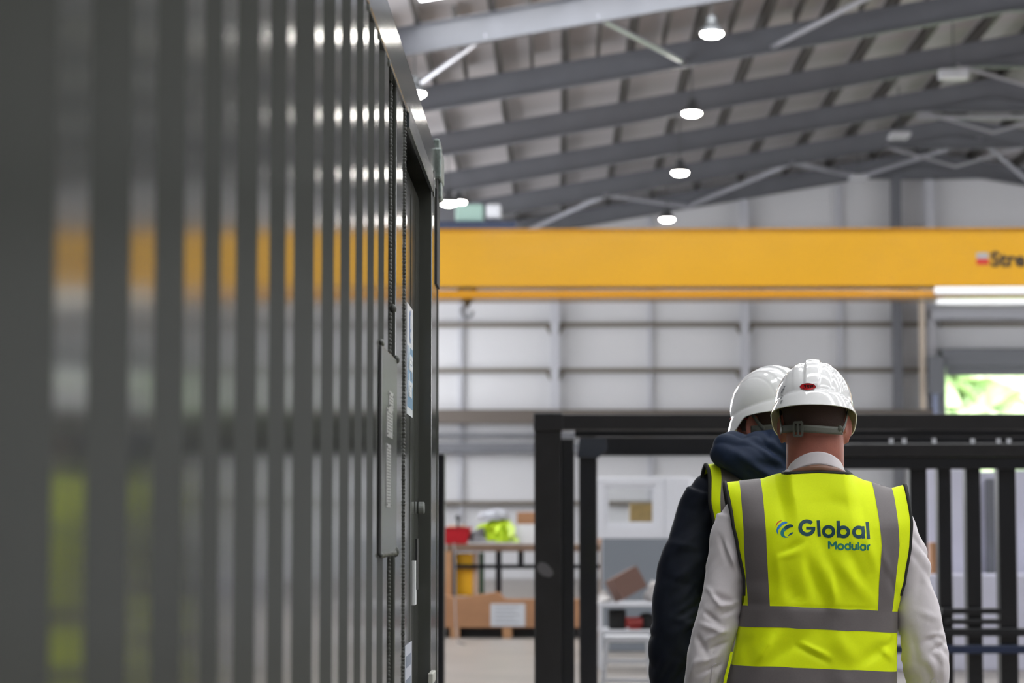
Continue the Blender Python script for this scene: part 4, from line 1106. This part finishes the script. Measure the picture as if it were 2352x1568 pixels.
def build_logo(vest, bvh):
    """printed mark and lettering on the back of the vest; local x,z follow the cloth"""
    def on(x, z, off=.0014):
        h = bvh.ray_cast(Vector((x, -1, z)), Vector((0, 1, 0)))
        n_ = h[1] if h[1].y < 0 else -h[1]
        return h[0] + n_ * off
    PX = lambda x, y: (lx(x), lz(y))
    def stroke(m, pts, w0, w1=None, closed=False):
        """pts in photo px, constant or tapering width in px, round-ish quads"""
        n_ = len(pts); n0 = len(m.v)
        for i, (x, y) in enumerate(pts):
            a = pts[i - 1] if (i > 0 or closed) else pts[i]; b = pts[(i + 1) % n_] if (i < n_ - 1 or closed) else pts[i]
            dx, dy = b[0] - a[0], b[1] - a[1]; L = math.hypot(dx, dy) or 1
            w_ = w0 if w1 is None else w1[i]
            ox, oy = -dy / L * w_ / 2, dx / L * w_ / 2
            m.v.append(on(*PX(x + ox, y + oy))); m.v.append(on(*PX(x, y))); m.v.append(on(*PX(x - ox, y - oy)))
        R_ = n_ if closed else n_ - 1
        for i in range(R_):
            j = (i + 1) % n_
            for k in (0, 1): m.face((n0 + 3 * i + k, n0 + 3 * i + k + 1, n0 + 3 * j + k + 1, n0 + 3 * j + k))
    def arc(cx, cy, rx, ry, a0, a1, n_=28): return [(cx + rx * math.cos(math.radians(a0 + (a1 - a0) * k / n_)), cy - ry * math.sin(math.radians(a0 + (a1 - a0) * k / n_))) for k in range(n_ + 1)]
    def ring(m, cx, cy, rx, ry, w_): stroke(m, arc(cx, cy, rx, ry, 0, 360)[:-1], w_, closed=True)
    def bar(m, x0, y0, x1, y1, w_, n_=8): stroke(m, [(x0 + (x1 - x0) * k / n_, y0 + (y1 - y0) * k / n_) for k in range(n_ + 1)], w_)
    m = MB()   # coordinates from the close crop: px = 1740 + X/8.71, py = 1170 + Y/8.71
    c = lambda X, Y: (1740 + X / 8.71, 1170 + Y / 8.71)
    # G
    g = c(872, 362); stroke(m, arc(g[0], g[1], 15.2, 14.6, 42, 350, 40), 8.4)
    bar(m, *c(855, 372), *c(1038, 374), 6.4)
    bar(m, *c(1000, 372), *c(1000, 400), 8.0)
    # l
    bar(m, *c(1098, 218), *c(1114, 530), 7.4, 12)
    # o
    q = c(1298, 434); ring(m, q[0], q[1], 11.0, 10.6, 7.6)
    # b
    bar(m, *c(1485, 228), *c(1492, 552), 7.4, 12); q = c(1580, 442); ring(m, q[0], q[1], 11.2, 10.4, 7.6)
    # a
    q = c(1876, 447); ring(m, q[0], q[1], 11.2, 10.6, 7.6); bar(m, *c(1962, 335), *c(1968, 570), 7.4, 10)
    # l
    bar(m, *c(2058, 252), *c(2066, 582), 7.6, 12)
    m.build('lettering', mat('print_dark_teal', S(22, 72, 84), .5), vest, smooth=True)
    m = MB(); W = 4.2
    # M o d u l a r
    bar(m, *c(1302, 622), *c(1304, 772), W); bar(m, *c(1304, 628), *c(1368, 722), W); bar(m, *c(1368, 722), *c(1432, 632), W); bar(m, *c(1434, 626), *c(1434, 780), W)
    q = c(1524, 732); ring(m, q[0], q[1], 5.6, 5.8, W)
    q = c(1660, 732); ring(m, q[0], q[1], 5.6, 5.8, W); bar(m, *c(1704, 634), *c(1704, 784), W)
    bar(m, *c(1746, 678), *c(1746, 744), W); q = c(1784, 744); stroke(m, arc(q[0], q[1], 4.4, 4.6, 180, 360, 14), W); bar(m, *c(1822, 682), *c(1824, 786), W)
    bar(m, *c(1866, 640), *c(1868, 788), W)
    q = c(1956, 744); ring(m, q[0], q[1], 5.4, 5.8, W); bar(m, *c(1998, 690), *c(1998, 796), W)
    bar(m, *c(2050, 694), *c(2050, 800), W); q = c(2084, 738); stroke(m, arc(q[0], q[1], 4.0, 4.4, 168, 74, 10), W)
    m.build('lettering', mat('print_teal', S(38, 132, 116), .5), vest, smooth=True)
    # swoosh mark: four tapering strokes
    def sw(pts, ws, ma, nm='logo_stroke'):
        P_ = [c(*p) for p in pts]; out, ow = [], []
        n_ = len(P_)
        for i in range(n_ - 1):
            p0, p1, p2, p3 = P_[max(i - 1, 0)], P_[i], P_[i + 1], P_[min(i + 2, n_ - 1)]
            for k in range(6):
                f = k / 6
                out.append(tuple(.5 * (2 * p1[a] + (p2[a] - p0[a]) * f + (2 * p0[a] - 5 * p1[a] + 4 * p2[a] - p3[a]) * f * f + (3 * p1[a] - p0[a] - 3 * p2[a] + p3[a]) * f ** 3) for a in (0, 1)))
                ow.append((ws[i] + (ws[i + 1] - ws[i]) * f) / 8.71)
        out.append(P_[-1]); ow.append(ws[-1] / 8.71)
        m = MB(); stroke(m, out, 1, ow); m.build(nm, ma, vest, smooth=True)
    sw([(276, 345), (300, 290), (345, 245), (395, 226)], [4, 20, 24, 8], mat('print_orange', S(216, 88, 40), .5))
    sw([(316, 492), (304, 420), (335, 350), (400, 290), (460, 264), (498, 262)], [6, 36, 48, 52, 46, 20], mat('print_blue', S(36, 128, 200), .5))
    sw([(505, 545), (440, 540), (398, 500), (400, 440), (440, 385)], [6, 34, 60, 66, 70], mat('print_teal2', S(34, 134, 140), .5))
    sw([(440, 385), (500, 345), (560, 326), (608, 328)], [70, 70, 60, 30], mat('print_dark_teal', S(22, 72, 84), .5))
    sw([(508, 520), (545, 492), (580, 468), (608, 456)], [10, 34, 34, 8], mat('print_slate', S(40, 96, 130), .5))

# ---- person in the white shirt (nearer, right)
def pf(x0, y0, x1, y1, w_, a): return (lx(x0), lz(y0), lx(x1), lz(y1), w_ / 915, a / 760)
vf = [pf(1862, 1262, 1905, 1390, 15, 7), pf(1895, 1270, 1990, 1385, 16, 5), pf(1835, 1270, 1870, 1385, 12, -5), pf(1930, 1240, 1968, 1350, 14, -4),
      pf(1780, 1268, 1835, 1240, 7, -4), pf(1775, 1280, 1830, 1262, 8, 3), pf(1790, 1330, 1830, 1385, 22, -6), pf(1768, 1250, 1785, 1370, 12, 3),
      pf(1960, 1200, 1998, 1310, 12, 4), pf(1870, 1130, 1960, 1180, 18, -2.5), pf(1800, 1130, 1900, 1230, 22, 2.5), pf(1890, 1300, 1900, 1380, 8, 3),
      pf(1722, 1518, 1768, 1448, 12, 9), pf(1748, 1518, 1850, 1440, 16, -6), pf(1815, 1475, 1885, 1512, 7, -5), pf(1820, 1468, 1890, 1500, 7, 4),
      pf(1958, 1515, 2052, 1452, 14, -9), pf(2005, 1478, 2045, 1512, 9, 7), pf(1900, 1450, 1950, 1515, 20, 5), pf(2035, 1455, 2005, 1475, 10, 5),
      pf(1700, 1450, 1712, 1520, 12, -4), pf(1910, 1530, 1945, 1600, 20, 4), pf(2020, 1300, 2045, 1370, 8, -4), pf(2010, 1260, 2030, 1330, 8, 4),
      pf(1770, 1388, 1995, 1392, 4, -1.5), pf(1690, 1300, 1700, 1380, 8, -3)]
sf = [pf(1662, 1245, 1690, 1310, 6, 7), pf(1650, 1230, 1668, 1290, 6, -6), pf(1625, 1360, 1690, 1385, 7, -9), pf(1618, 1345, 1655, 1392, 6, 7), pf(1640, 1390, 1700, 1378, 6, 7),
      pf(1612, 1400, 1650, 1430, 6, -7), pf(1650, 1410, 1690, 1395, 6, -5), pf(1605, 1430, 1670, 1450, 7, 7), pf(1592, 1450, 1620, 1500, 8, -7), pf(1612, 1470, 1665, 1440, 6, 6),
      pf(1620, 1490, 1672, 1470, 6, -6), pf(1590, 1520, 1650, 1500, 7, 6), pf(1600, 1545, 1660, 1520, 6, -5), pf(1580, 1560, 1600, 1500, 6, 5), pf(1678, 1160, 1700, 1230, 8, 4),
      pf(2090, 1170, 2110, 1280, 7, 4), pf(2120, 1260, 2095, 1380, 12, -3.5), pf(2150, 1385, 2115, 1330, 6, 4), pf(2165, 1440, 2110, 1475, 8, -7), pf(2175, 1470, 2130, 1490, 6, -7), pf(2168, 1450, 2120, 1455, 6, 7),
      pf(2080, 1440, 2100, 1540, 10, -4), pf(2150, 1490, 2160, 1560, 8, 5), pf(2120, 1500, 2140, 1550, 9, 4), pf(2100, 1400, 2150, 1420, 9, 3)]
pose1 = dict(L=[(-.186, .0, 1.470), (-.208, -.0, 1.400), (-.229, -.006, 1.300), (-.248, -.008, 1.215), (-.268, .01, 1.130), (-.284, .045, 1.050), (-.292, .10, .945)],
             R=[(.182, -.005, 1.462), (.212, -.01, 1.400), (.238, -.012, 1.300), (.258, -.008, 1.215), (.272, .01, 1.130), (.288, .045, 1.050), (.298, .10, .945)],
             rL=[.062, .058, .051, .052, .055, .052, .040], rR=[.062, .058, .051, .054, .058, .052, .040], amp=.0082, sf=sf, leg=(.16, -.14), tilt=math.radians(-19), hx=.002, hatx=-.001,
             bands=((1.203, 1.255), (1.058, 1.108)))
p1 = at(1872, 1203, 6.10)
person('person', 'person walking away in white shirt and lettered hi-vis vest, red badge on hard hat', (p1.x, 6.10, 0), 0, 1.0, pose1, vf, 1.3, M_shirt, math.radians(-8), False, False, True)

# ---- person in the navy jacket (further, left)
s2_ = 1.041
random.seed(11)
vf2 = [(-.15 + .1 * k, 1.45 - .05 * k, -.10 + .09 * k, 1.25, .016, .006) for k in range(4)]
sf2 = []
for k in range(16):
    z = 1.50 - .035 * k; sf2.append((-.36 + .006 * k, z - .03, -.22, z + (.05 if k % 3 else -.06), .011, (.0035 if k % 2 else -.0035)))
pose2 = dict(L=[(-.172, .040, 1.488), (-.195, .055, 1.410), (-.228, .05, 1.315), (-.252, .05, 1.235), (-.263, .055, 1.130), (-.266, .065, 1.040), (-.262, .10, .930)],
             R=[(.198, 0, 1.500), (.225, -.01, 1.410), (.245, -.015, 1.315), (.262, -.012, 1.235), (.270, .0, 1.130), (.272, .03, 1.040), (.270, .07, .930)],
             rL=[.062, .070, .070, .068, .070, .068, .055], rR=[.062, .072, .070, .070, .070, .066, .055], amp=.0070, sf=sf2, leg=(-.15, .16), tilt=math.radians(-16), hx=.002, hz=-.034, ws=.87, hatx=0, th=.90,
             bands=((1.203, 1.255), (1.058, 1.108)))
p2 = at(1776, 1203, 6.95)
person('person', 'person in a navy hooded jacket and hi-vis vest, head turned aside, partly hidden', (p2.x, 6.95, 0), math.radians(14), s2_, pose2, vf2, 5.1, M_jacket, math.radians(26), True, True, False)
